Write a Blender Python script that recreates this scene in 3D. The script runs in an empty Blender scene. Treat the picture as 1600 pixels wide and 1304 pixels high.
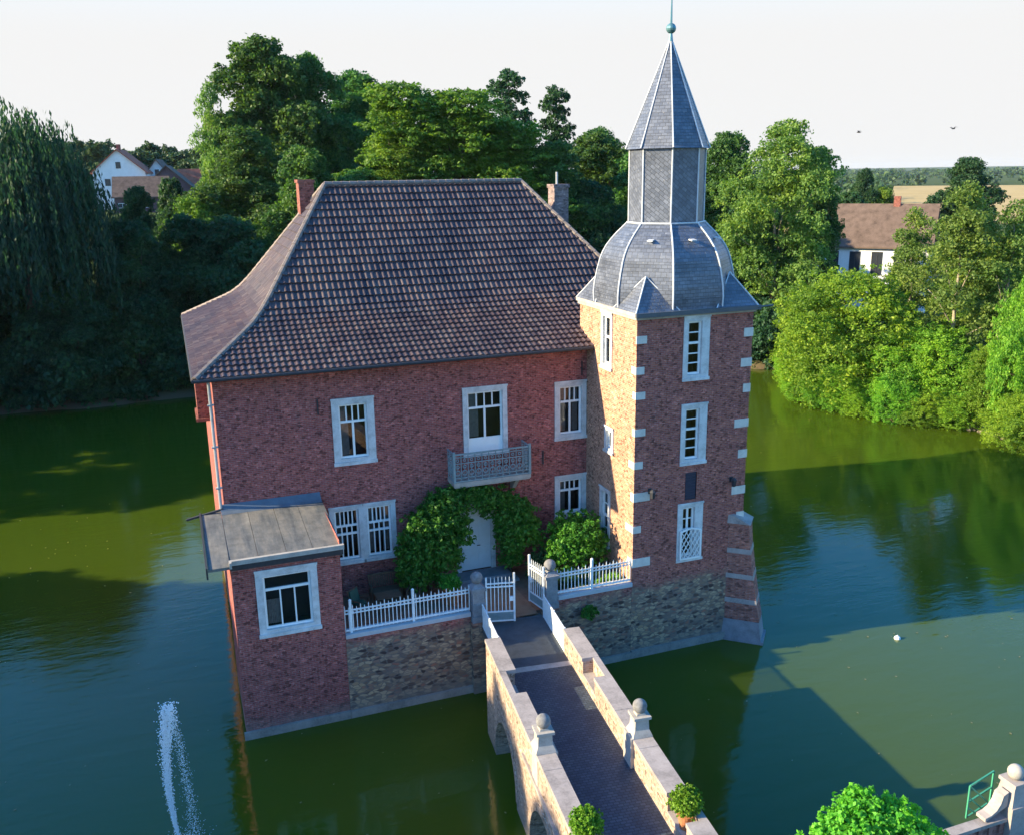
import bpy, math, random
import numpy as np
from mathutils import Matrix, Vector

# ------------------------------------------------------------------ camera
S = bpy.context.scene
COL = S.collection
CAM = np.array([-0.8769, -30.2359, 19.2998])
YAW, PITCH, ROLL, FPX = 0.3516153, -0.2599956, -0.0157267, 1435.504
def cam_axes():
    f = np.array([math.sin(YAW)*math.cos(PITCH), math.cos(YAW)*math.cos(PITCH), math.sin(PITCH)])
    r = np.array([math.cos(YAW), -math.sin(YAW), 0.0]); u = np.cross(r, f)
    c, s = math.cos(ROLL), math.sin(ROLL)
    return c*r+s*u, -s*r+c*u, f
r_, u_, f_ = cam_axes()
cd = bpy.data.cameras.new('camera'); cam = bpy.data.objects.new('camera', cd); COL.objects.link(cam)
cd.sensor_fit = 'HORIZONTAL'; cd.sensor_width = 36.0; cd.lens = 36.0*FPX/1600.0
cd.clip_start = 0.5; cd.clip_end = 20000
cam.matrix_world = Matrix(((r_[0], u_[0], -f_[0], CAM[0]), (r_[1], u_[1], -f_[1], CAM[1]), (r_[2], u_[2], -f_[2], CAM[2]), (0, 0, 0, 1)))
S.camera = cam

# ------------------------------------------------------------------ light
SUNDIR = Vector((1.0, -0.15, -0.405)).normalized()          # the way the light travels
EL = math.asin(-SUNDIR.z); AZ = math.atan2(-SUNDIR.x, -SUNDIR.y)   # azimuth of the sun, clockwise from +Y
W = bpy.data.worlds.new('World'); S.world = W; W.use_nodes = True
wn = W.node_tree; wn.nodes.clear()
sky = wn.nodes.new('ShaderNodeTexSky'); sky.sky_type = 'NISHITA'; sky.sun_disc = False
sky.sun_elevation = EL; sky.sun_rotation = AZ
sky.air_density = 1.0; sky.dust_density = 0.5; sky.ozone_density = 3.0
bg = wn.nodes.new('ShaderNodeBackground'); bg.inputs['Strength'].default_value = 0.15
wo = wn.nodes.new('ShaderNodeOutputWorld')
hsv = wn.nodes.new('ShaderNodeHueSaturation'); hsv.inputs['Saturation'].default_value = 1.35; wn.links.new(sky.outputs['Color'], hsv.inputs['Color'])
tc = wn.nodes.new('ShaderNodeTexCoord'); sx_ = wn.nodes.new('ShaderNodeSeparateXYZ'); wn.links.new(tc.outputs['Generated'], sx_.inputs[0])
mr = wn.nodes.new('ShaderNodeMapRange'); mr.interpolation_type = 'SMOOTHSTEP'; wn.links.new(sx_.outputs['Z'], mr.inputs['Value'])
for i_, v_ in ((1, 0.12), (2, 0.42), (3, 1.0), (4, 0.0)): mr.inputs[i_].default_value = v_
mxs = wn.nodes.new('ShaderNodeMix'); mxs.data_type = 'RGBA'; vd = wn.nodes.new('ShaderNodeVectorMath'); vd.operation = 'DOT_PRODUCT'; wn.links.new(tc.outputs['Generated'], vd.inputs[0]); vd.inputs[1].default_value = (-0.30, 0.954, 0)   # the haze glows on the sunward half of the sky
mr2 = wn.nodes.new('ShaderNodeMapRange'); mr2.interpolation_type = 'SMOOTHSTEP'; wn.links.new(vd.outputs['Value'], mr2.inputs['Value'])
for i_, v_ in ((1, -0.35), (2, 0.40), (3, 0.25), (4, 1.0)): mr2.inputs[i_].default_value = v_
ml = wn.nodes.new('ShaderNodeMath'); ml.operation = 'MULTIPLY'; wn.links.new(mr.outputs[0], ml.inputs[0]); wn.links.new(mr2.outputs[0], ml.inputs[1])
wn.links.new(ml.outputs[0], mxs.inputs[0]); wn.links.new(hsv.outputs[0], mxs.inputs[6]); mxs.inputs[7].default_value = (1.87, 1.87, 1.87, 1)   # bright hazy sky low down
wn.links.new(mxs.outputs[2], bg.inputs['Color']); wn.links.new(bg.outputs[0], wo.inputs['Surface'])
sl = bpy.data.lights.new('sun', 'SUN'); sl.energy = 4.4; sl.angle = math.radians(0.5); sl.color = (1.0, 0.82, 0.50)
sun = bpy.data.objects.new('sun', sl); COL.objects.link(sun)
sun.rotation_euler = SUNDIR.to_track_quat('-Z', 'Y').to_euler(); sun.location = (-60, 30, 60)
vs = S.view_settings; vs.view_transform = 'Standard'; vs.look = 'None'; vs.gamma = 1.0; vs.exposure = 1.7
vs.use_curve_mapping = False

# ------------------------------------------------------------------ materials
MATS = {}
class NT:
    def __init__(s, name):
        m = bpy.data.materials.new(name); m.use_nodes = True; s.m = m; s.t = m.node_tree; s.t.nodes.clear()
        s.out = s.t.nodes.new('ShaderNodeOutputMaterial'); MATS[name] = m
    def n(s, typ, _p=None, **kw):
        nd = s.t.nodes.new(typ)
        for k, v in (_p or {}).items(): setattr(nd, k, v)
        for k, v in kw.items():
            k2 = k.replace('_', ' ')
            i = nd.inputs[int(k[1:])] if (k[0] == 'i' and k[1:].isdigit()) else nd.inputs[k2]
            s.set(i, v)
        return nd
    def set(s, i, v):
        if hasattr(v, 'is_linked') or isinstance(v, bpy.types.NodeSocket): s.t.links.new(v, i)
        elif isinstance(v, bpy.types.Node): s.t.links.new(v.outputs[0], i)
        elif isinstance(v, (tuple, list)) and len(v) == 3 and i.type == 'RGBA': i.default_value = (*v, 1)
        else: i.default_value = v
    def noise(s, vec, scale, detail=4, rough=0.55): 
        nd = s.n('ShaderNodeTexNoise', Vector=vec); nd.inputs['Scale'].default_value = scale
        nd.inputs['Detail'].default_value = detail; nd.inputs['Roughness'].default_value = rough; return nd.outputs[0]
    def mapping(s, vec, scale=(1, 1, 1), rot=(0, 0, 0), loc=(0, 0, 0)):
        nd = s.n('ShaderNodeMapping', Vector=vec); nd.inputs['Scale'].default_value = scale
        nd.inputs['Rotation'].default_value = rot; nd.inputs['Location'].default_value = loc; return nd.outputs[0]
    def ramp(s, fac, stops):
        nd = s.n('ShaderNodeValToRGB', Fac=fac); e = nd.color_ramp.elements
        while len(e) < len(stops): e.new(0.5)
        for el, (p, c) in zip(e, stops):
            el.position = p; el.color = (*c, 1) if not isinstance(c, (int, float)) else (c, c, c, 1)
        return nd.outputs[0]
    def mix(s, fac, a, b, mode='MIX'):
        nd = s.n('ShaderNodeMix', {'data_type': 'RGBA', 'blend_type': mode})
        s.set(nd.inputs[0], fac); s.set(nd.inputs[6], a); s.set(nd.inputs[7], b); return nd.outputs[2]
    def math(s, op, a, b=0.0, c=0.0):
        nd = s.n('ShaderNodeMath', {'operation': op}); s.set(nd.inputs[0], a); s.set(nd.inputs[1], b); s.set(nd.inputs[2], c); return nd.outputs[0]
    def pbr(s, color, rough=0.8, spec=0.3, bump=None, bstr=0.5, bdist=0.02, metal=0.0):
        b = s.n('ShaderNodeBsdfPrincipled'); s.set(b.inputs['Base Color'], color); s.set(b.inputs['Roughness'], rough)
        b.inputs['Specular IOR Level'].default_value = spec; b.inputs['Metallic'].default_value = metal
        if bump is not None:
            bp = s.n('ShaderNodeBump'); s.set(bp.inputs['Height'], bump); bp.inputs['Strength'].default_value = bstr
            bp.inputs['Distance'].default_value = bdist; s.t.links.new(bp.outputs[0], b.inputs['Normal'])
        s.t.links.new(b.outputs[0], s.out.inputs['Surface']); return b
def uv(n): return n.n('ShaderNodeTexCoord').outputs['UV']
def objc(n): return n.n('ShaderNodeTexCoord').outputs['Object']
def wpos(n): return n.n('ShaderNodeNewGeometry').outputs['Position']

def brick_nodes(n, c1, c2, cm, stain=0.32, bw=0.21, rh=0.074):
    v = uv(n)
    br = n.n('ShaderNodeTexBrick', Vector=v, Color1=c1, Color2=c2, Mortar=cm)
    br.inputs['Scale'].default_value = 1.0; br.inputs['Brick Width'].default_value = bw; br.inputs['Row Height'].default_value = rh
    br.inputs['Mortar Size'].default_value = 0.009; br.inputs['Mortar Smooth'].default_value = 0.3
    vo = n.n('ShaderNodeTexVoronoi', Vector=n.mapping(v, (1/bw*1.9, 1/rh*1.0, 1))); vo.inputs['Scale'].default_value = 1.0
    sp = n.n('ShaderNodeSeparateColor', Color=vo.outputs['Color'])
    cell = n.ramp(sp.outputs[0], [(0.0, 0.42), (0.10, 0.62), (0.25, 0.92), (0.7, 1.06), (0.9, 1.2), (1.0, 1.65)])
    c = n.mix(1.0, br.outputs['Color'], cell, 'MULTIPLY')
    hue = n.mix(n.math('MULTIPLY', sp.outputs[1], 0.2), c, n.mix(1.0, c, (0.85, 0.9, 1.35), 'MULTIPLY'))
    st = n.noise(v, 0.35, 5, 0.6)
    c = n.mix(stain, hue, n.mix(1.0, hue, n.ramp(st, [(0.3, 0.62), (0.52, 1.0), (0.75, 1.28)]), 'MULTIPLY'))
    st2 = n.noise(n.mapping(v, (1.6, 0.5, 1)), 1.6, 4, 0.6)
    c = n.mix(n.ramp(st2, [(0.56, 0.0), (0.80, 0.38)]), c, n.mix(0.5, c, (0.20, 0.19, 0.20)))
    return c, br.outputs['Fac'], v
def rubble_nodes(n, v, dark=1.0):
    wv = n.mix(0.12, v, n.n('ShaderNodeTexNoise', Vector=v, Scale=3.0).outputs['Color'])
    vm = n.mapping(wv, (4.7, 11.0, 1))
    vo = n.n('ShaderNodeTexVoronoi', Vector=vm); vo.inputs['Scale'].default_value = 1.0
    ve = n.n('ShaderNodeTexVoronoi', {'feature': 'DISTANCE_TO_EDGE'}, Vector=vm); ve.inputs['Scale'].default_value = 1.0
    sp = n.n('ShaderNodeSeparateColor', Color=vo.outputs['Color'])
    base = n.ramp(sp.outputs[0], [(0.0, (.05, .04, .045)), (0.2, (.16, .115, .10)), (0.45, (.30, .235, .18)), (0.7, (.40, .33, .25)), (0.88, (.20, .165, .155)), (1.0, (.30, .15, .12))])
    big = n.noise(v, 0.45, 4, 0.6)
    base = n.mix(1.0, base, n.ramp(big, [(0.3, (.68, .60, .60)), (0.5, (1.08, .94, .82)), (0.72, (1.4, 1.12, .8))]), 'MULTIPLY')
    joint = n.ramp(ve.outputs['Distance'], [(0.0, 1.0), (0.06, 0.6), (0.14, 0.0)])
    c = n.mix(joint, base, (.15*dark, .13*dark, .12*dark))
    h = n.ramp(ve.outputs['Distance'], [(0.0, 0.0), (0.15, 1.0)])
    return c, h
def mat_brick(name, c1=(.37, .100, .080), c2=(.245, .063, .060), cm=(.26, .17, .155), stone_z=None, soft=0.5, amp=1.6, plinth=None, **k):
    n = NT(name); c, fac, v = brick_nodes(n, c1, c2, cm, **k)
    h = n.math('SUBTRACT', 1.0, fac)
    if stone_z is not None:
        rc, rh = rubble_nodes(n, v)
        z = n.n('ShaderNodeSeparateXYZ', Vector=wpos(n)).outputs[2]
        e = n.math('ADD', z, n.math('MULTIPLY', n.math('SUBTRACT', n.noise(v, 0.8, 5, 0.65), 0.5), amp*2))
        f = n.n('ShaderNodeMapRange', Value=e); f.inputs[1].default_value = stone_z-soft; f.inputs[2].default_value = stone_z+soft
        f.inputs[3].default_value = 1.0; f.inputs[4].default_value = 0.0
        c = n.mix(f.outputs[0], c, rc)
        h = n.mix(f.outputs[0], h, rh)
    # tide mark just above the water: a real algae/lime band of the wall
    z = n.n('ShaderNodeSeparateXYZ', Vector=wpos(n)).outputs[2]
    e = n.math('ADD', z, n.math('MULTIPLY', n.noise(v, 1.4, 4), 0.9))
    f = n.n('ShaderNodeMapRange', Value=e); f.inputs[1].default_value = 0.55; f.inputs[2].default_value = 1.3
    f.inputs[3].default_value = 0.65; f.inputs[4].default_value = 0.0
    c = n.mix(f.outputs[0], c, (.20, .185, .165))
    n.pbr(c, 0.88, 0.2, h, 0.6, 0.012); return n.m
def mat_plain(name, col, rough=0.7, spec=0.3, var=0.18, scale=2.0, metal=0.0, bump=0.0):
    n = NT(name); v = objc(n); a = n.noise(v, scale, 5, 0.6); b = n.noise(v, scale*9, 3, 0.6)
    k = n.math('ADD', n.math('MULTIPLY', a, 0.7), n.math('MULTIPLY', b, 0.3))
    c = n.mix(1.0, col, n.ramp(k, [(0.3, 1-var*1.5), (0.5, 1.0), (0.7, 1+var)]), 'MULTIPLY')
    n.pbr(c, rough, spec, b if bump else None, bump, 0.01, metal); return n.m

M_BRICK = mat_brick('house_brick')
M_TOWER = mat_brick('tower_brick', c1=(.37, .118, .082), c2=(.25, .074, .064), stone_z=3.1, soft=0.25, amp=0.9)
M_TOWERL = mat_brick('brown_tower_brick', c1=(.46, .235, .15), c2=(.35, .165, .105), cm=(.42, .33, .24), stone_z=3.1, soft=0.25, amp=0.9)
M_ANNEX = mat_brick('annex_brick', stain=0.35)
M_TERR = mat_brick('terrace_rubble', stone_z=3.0, soft=0.25, amp=0.7)
M_BRIDGE = mat_brick('bridge_masonry', c1=(.40, .275, .20), c2=(.32, .215, .155), cm=(.41, .36, .30), stone_z=0.2, soft=0.6, amp=1.2, stain=0.6)
M_BUTT = mat_brick('buttress_brick', c1=(.34, .13, .09), c2=(.25, .10, .08), stone_z=0.8, soft=0.15, amp=0.15)
M_QUAY = mat_brick('quay_brick', c1=(.36, .16, .13), c2=(.26, .12, .10), stain=0.8)
M_CHIM = mat_brick('chimney_brick', c1=(.30, .10, .07), c2=(.22, .075, .06), cm=(.2, .12, .1))
M_CHIM2 = mat_brick('grey_chimney_brick', c1=(.24, .19, .18), c2=(.16, .13, .13))
M_SURR = mat_plain('window_stone', (.53, .535, .55), 0.8, 0.2, 0.26, 3.0)
M_QUOIN = mat_plain('quoin_stone', (.55, .53, .50), 0.85, 0.2, 0.15, 4.0)
M_COPING = mat_plain('coping_stone', (.31, .275, .265), 0.85, 0.2, 0.28, 1.6, bump=0.3)
M_LIGHTST = mat_plain('pale_stone', (.36, .335, .31), 0.85, 0.2, 0.2, 2.5, bump=0.3)
M_BALL = mat_plain('weathered_ball_stone', (.19, .19, .20), .9, .2, .35, 5.0, bump=.4)
M_GREYST = mat_plain('grey_stone', (.22, .22, .24), 0.85, 0.2, 0.25, 2.5, bump=0.4)
M_PLINTH = mat_plain('plinth_stone', (.24, .225, .21), 0.9, 0.15, 0.3, 1.5, bump=0.4)
M_WHITE = mat_plain('white_paint', (.78, .79, .80), 0.45, 0.4, 0.05, 3.0)
M_DOOR = mat_plain('pale_door_paint', (.62, .66, .70), 0.5, 0.4, 0.06, 2.0)
M_IRON = mat_plain('white_iron', (.66, .70, .74), 0.5, 0.4, 0.12, 6.0)
M_GIRON = mat_plain('green_iron', (.05, .28, .17), 0.5, 0.4, 0.15, 6.0)
M_DIRON = mat_plain('dark_iron', (.035, .037, .045), 0.6, 0.3, 0.2, 6.0)
M_GREYPAINT = mat_plain('balcony_grey_paint', (.20, .27, .29), 0.55, 0.35, 0.15, 6.0)
M_ZINC = mat_plain('zinc_sheet', (.33, .36, .40), 0.45, 0.5, 0.2, 1.2, metal=0.2)
M_LEAD = mat_plain('lead_strip', (.50, .52, .56), 0.5, 0.5, 0.15, 3.0)
M_TERRA = mat_plain('terracotta', (.42, .17, .08), 0.85, 0.2, 0.2, 6.0)
M_WOOD = mat_plain('garden_wood', (.12, .075, .05), 0.7, 0.3, 0.25, 5.0)
M_CUSH = mat_plain('green_cushion', (.04, .09, .07), 0.9, 0.1, 0.2, 5.0)
M_SHUTTER = mat_plain('blue_shutter', (.025, .03, .06), 0.5, 0.4, 0.1, 5.0)
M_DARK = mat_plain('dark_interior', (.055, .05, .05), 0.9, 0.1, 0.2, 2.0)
M_CURT = mat_plain('curtain_cloth', (.42, .40, .40), 0.9, 0.1, 0.2, 8.0)
M_BARK = mat_plain('bark', (.10, .08, .06), 0.9, 0.1, 0.35, 4.0, bump=0.6)
M_BARKL = mat_plain('pale_bark', (.30, .26, .20), 0.9, 0.1, 0.35, 4.0, bump=0.6)
M_COPPER = mat_plain('copper_green', (.10, .22, .25), 0.4, 0.5, 0.2, 5.0, metal=0.4)
M_PATH = mat_plain('terrace_clay', (.23, .12, .08), 0.9, 0.15, 0.25, 3.0)
M_FLOAT = mat_plain('float_plastic', (.75, .80, .78), 0.4, 0.5, 0.05, 5.0)
M_BIRD = mat_plain('bird_feather', (.05, .05, .055), 0.8, 0.2, 0.2, 9.0)

def mat_glass():
    n = NT('window_glass')
    tr = n.n('ShaderNodeBsdfTransparent', Color=(.62, .64, .66)); gl = n.n('ShaderNodeBsdfGlossy', Color=(1, 1, 1), Roughness=0.02)
    fr = n.n('ShaderNodeFresnel', IOR=1.5)
    mx = n.n('ShaderNodeMixShader', i0=fr.outputs[0], i1=tr.outputs[0], i2=gl.outputs[0])
    n.t.links.new(mx.outputs[0], n.out.inputs['Surface']); return n.m
M_GLASS = mat_glass()

def mat_tile():
    n = NT('clay_roof_tile'); g = n.n('ShaderNodeNewGeometry'); rp = g.outputs['Random Per Island']
    c = n.ramp(rp, [(0.0, (.052, .034, .040)), (0.3, (.068, .046, .051)), (0.75, (.080, .056, .060)), (1.0, (.11, .083, .082))])
    st = n.noise(wpos(n), 0.5, 5, 0.6)
    c = n.mix(1.0, c, n.ramp(st, [(0.3, (.55, .60, .72)), (0.52, (1, 1, 1)), (0.72, (1.3, 1.15, 1.0))]), 'MULTIPLY')
    moss = n.noise(wpos(n), 3.5, 4, 0.6)
    c = n.mix(n.ramp(moss, [(0.58, 0.0), (0.75, 0.45)]), c, (.13, .12, .105))
    n.pbr(c, 0.5, 0.4); return n.m
M_TILE = mat_tile()

def mat_slate(name='slate', diag=False):
    n = NT(name); v = uv(n)
    if diag: v = n.mapping(v, (1, 1, 1), (0, 0, math.radians(38)))
    br = n.n('ShaderNodeTexBrick', Vector=v, Color1=(.068, .082, .12), Color2=(.118, .135, .182), Mortar=(.05, .055, .07))
    br.inputs['Scale'].default_value = 1.0; br.inputs['Brick Width'].default_value = 0.22; br.inputs['Row Height'].default_value = 0.135
    br.inputs['Mortar Size'].default_value = 0.010; br.inputs['Mortar Smooth'].default_value = 0.4
    st = n.noise(uv(n), 1.2, 5, 0.6)
    c = n.mix(1.0, br.outputs['Color'], n.ramp(st, [(0.3, 0.7), (0.5, 1.0), (0.72, 1.35)]), 'MULTIPLY')
    sp2 = n.noise(uv(n), 9.0, 3, 0.7)
    c = n.mix(n.ramp(sp2, [(0.6, 0.0), (0.74, 0.55)]), c, (.34, .34, .36))
    n.pbr(c, 0.42, 0.55, n.math('SUBTRACT', 1.0, br.outputs['Fac']), 0.7, 0.012); return n.m
M_SLATE = mat_slate(); M_SLATED = mat_slate('diagonal_slate', True)

def mat_felt():
    n = NT('bitumen_roof_sheet'); v = objc(n)
    st = n.noise(n.mapping(v, (2.2, 0.35, 1)), 1.3, 5, 0.65); st2 = n.noise(v, 3.0, 5, 0.7)
    c = n.ramp(st, [(0.28, (.055, .065, .075)), (0.45, (.115, .118, .12)), (0.62, (.175, .165, .15)), (0.8, (.24, .225, .2))])
    c = n.mix(1.0, c, n.ramp(st2, [(0.3, 0.75), (0.6, 1.1)]), 'MULTIPLY')
    n.pbr(c, 0.75, 0.3, st2, 0.3, 0.01); return n.m
M_FELT = mat_felt()

def mat_cobble():
    n = NT('bridge_cobbles'); v = uv(n)
    br = n.n('ShaderNodeTexBrick', Vector=v, Color1=(.032, .050, .078), Color2=(.058, .080, .115), Mortar=(.02, .03, .044))
    br.inputs['Scale'].default_value = 1.0; br.inputs['Brick Width'].default_value = 0.17; br.inputs['Row Height'].default_value = 0.11
    br.inputs['Mortar Size'].default_value = 0.012
    st = n.noise(v, 0.9, 5, 0.65)
    c = n.mix(1.0, br.outputs['Color'], n.ramp(st, [(0.3, (.65, .68, .75)), (0.5, (1, 1, 1)), (0.72, (1.35, 1.3, 1.1))]), 'MULTIPLY')
    n.pbr(c, 0.6, 0.4, n.math('SUBTRACT', 1.0, br.outputs['Fac']), 0.8, 0.015); return n.m
M_COBBLE = mat_cobble()

def mat_water():
    n = NT('moat_water'); p = wpos(n)
    a = n.noise(n.mapping(p, (1.0, 2.4, 1), (0, 0, math.radians(-14))), 1.7, 3, 0.6)
    b = n.noise(n.mapping(p, (1.0, 3.0, 1), (0, 0, math.radians(20))), 0.45, 2, 0.5)
    h = n.math('ADD', n.math('MULTIPLY', a, 0.5), n.math('MULTIPLY', b, 0.9))
    col = n.mix(n.noise(p, 0.06, 3), (.034, .064, .004), (.052, .078, .006))
    bs = n.pbr(col, 0.045, 0.5, h, 0.30, 0.05)
    bs.inputs['IOR'].default_value = 1.4
    return n.m
M_WATER = mat_water()

def mat_ground():
    n = NT('bank_grass'); p = wpos(n)
    a = n.noise(p, 0.15, 5, 0.6); b = n.noise(p, 3.0, 4, 0.7)
    c = n.ramp(a, [(0.3, (.035, .055, .014)), (0.55, (.06, .09, .022)), (0.75, (.10, .11, .035))])
    c = n.mix(1.0, c, n.ramp(b, [(0.3, 0.6), (0.7, 1.3)]), 'MULTIPLY')
    z = n.n('ShaderNodeSeparateXYZ', Vector=p).outputs[2]
    f = n.n('ShaderNodeMapRange', Value=z); f.inputs[1].default_value = 0.25; f.inputs[2].default_value = 1.0; f.inputs[3].default_value = 1.0; f.inputs[4].default_value = 0.0
    c = n.mix(f.outputs[0], c, (.11, .085, .055))
    n.pbr(c, 0.95, 0.1, b, 0.5, 0.1); return n.m
M_GROUND = mat_ground()
def mat_field():
    n = NT('ripe_wheat'); p = wpos(n)
    c = n.ramp(n.noise(p, 0.02, 4), [(0.3, (.36, .26, .11)), (0.7, (.46, .34, .16))])
    n.pbr(c, 0.95, 0.1); return n.m
M_FIELD = mat_field()

def mat_leaf(name, ca, cb, cc, trans=0.42):
    n = NT(name); g = n.n('ShaderNodeNewGeometry'); oi = n.n('ShaderNodeObjectInfo')
    c = n.ramp(g.outputs['Random Per Island'], [(0.0, ca), (0.55, cb), (1.0, cc)])
    big = n.noise(wpos(n), 0.28, 3, 0.55)
    c = n.mix(1.0, c, n.ramp(big, [(0.32, (.66, .74, .82)), (0.5, (1, 1, 1)), (0.7, (1.42, 1.22, .9))]), 'MULTIPLY')
    hs = n.n('ShaderNodeHueSaturation', Color=c); n.set(hs.inputs['Hue'], n.math('MULTIPLY_ADD', oi.outputs['Random'], 0.035, 0.483))
    n.set(hs.inputs['Value'], n.math('MULTIPLY_ADD', oi.outputs['Random'], 0.3, 0.85))
    b = n.n('ShaderNodeBsdfPrincipled'); n.set(b.inputs['Base Color'], hs.outputs[0]); b.inputs['Roughness'].default_value = 0.55
    b.inputs['Specular IOR Level'].default_value = 0.25
    t = n.n('ShaderNodeBsdfTranslucent', Color=n.mix(1.0, hs.outputs[0], (1.3, 1.35, .55), 'MULTIPLY'))
    mx = n.n('ShaderNodeMixShader', i0=trans, i1=b.outputs[0], i2=t.outputs[0])
    n.t.links.new(mx.outputs[0], n.out.inputs['Surface']); return n.m
L_BROAD = mat_leaf('broad_leaf', (.033, .092, .027), (.062, .155, .038), (.104, .207, .052))
L_DARK = mat_leaf('dark_leaf', (.023, .068, .032), (.036, .100, .045), (.057, .138, .055))
L_WILLOW = mat_leaf('willow_leaf', (.014, .046, .030), (.024, .070, .038), (.04, .095, .042))
L_LOCUST = mat_leaf('locust_leaf', (.064, .145, .020), (.111, .212, .030), (.162, .264, .039))
L_AIRY = mat_leaf('airy_leaf', (.081, .157, .033), (.133, .223, .048), (.199, .285, .067))
L_BUSH = mat_leaf('bright_bush_leaf', (.10, .24, .028), (.17, .35, .034), (.27, .44, .05), 0.45)
L_YOUNG = mat_leaf('fresh_green_leaf', (.085, .27, .025), (.14, .38, .032), (.21, .46, .045), 0.4)
L_IVY = mat_leaf('climber_leaf', (.030, .136, .017), (.055, .200, .024), (.093, .272, .034), 0.3)
L_BOX = mat_leaf('box_leaf', (.072, .168, .010), (.132, .252, .014), (.204, .336, .024), 0.25)
L_FAR = mat_leaf('far_leaf', (.03, .065, .03), (.042, .085, .036), (.06, .105, .042), 0.2)

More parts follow.
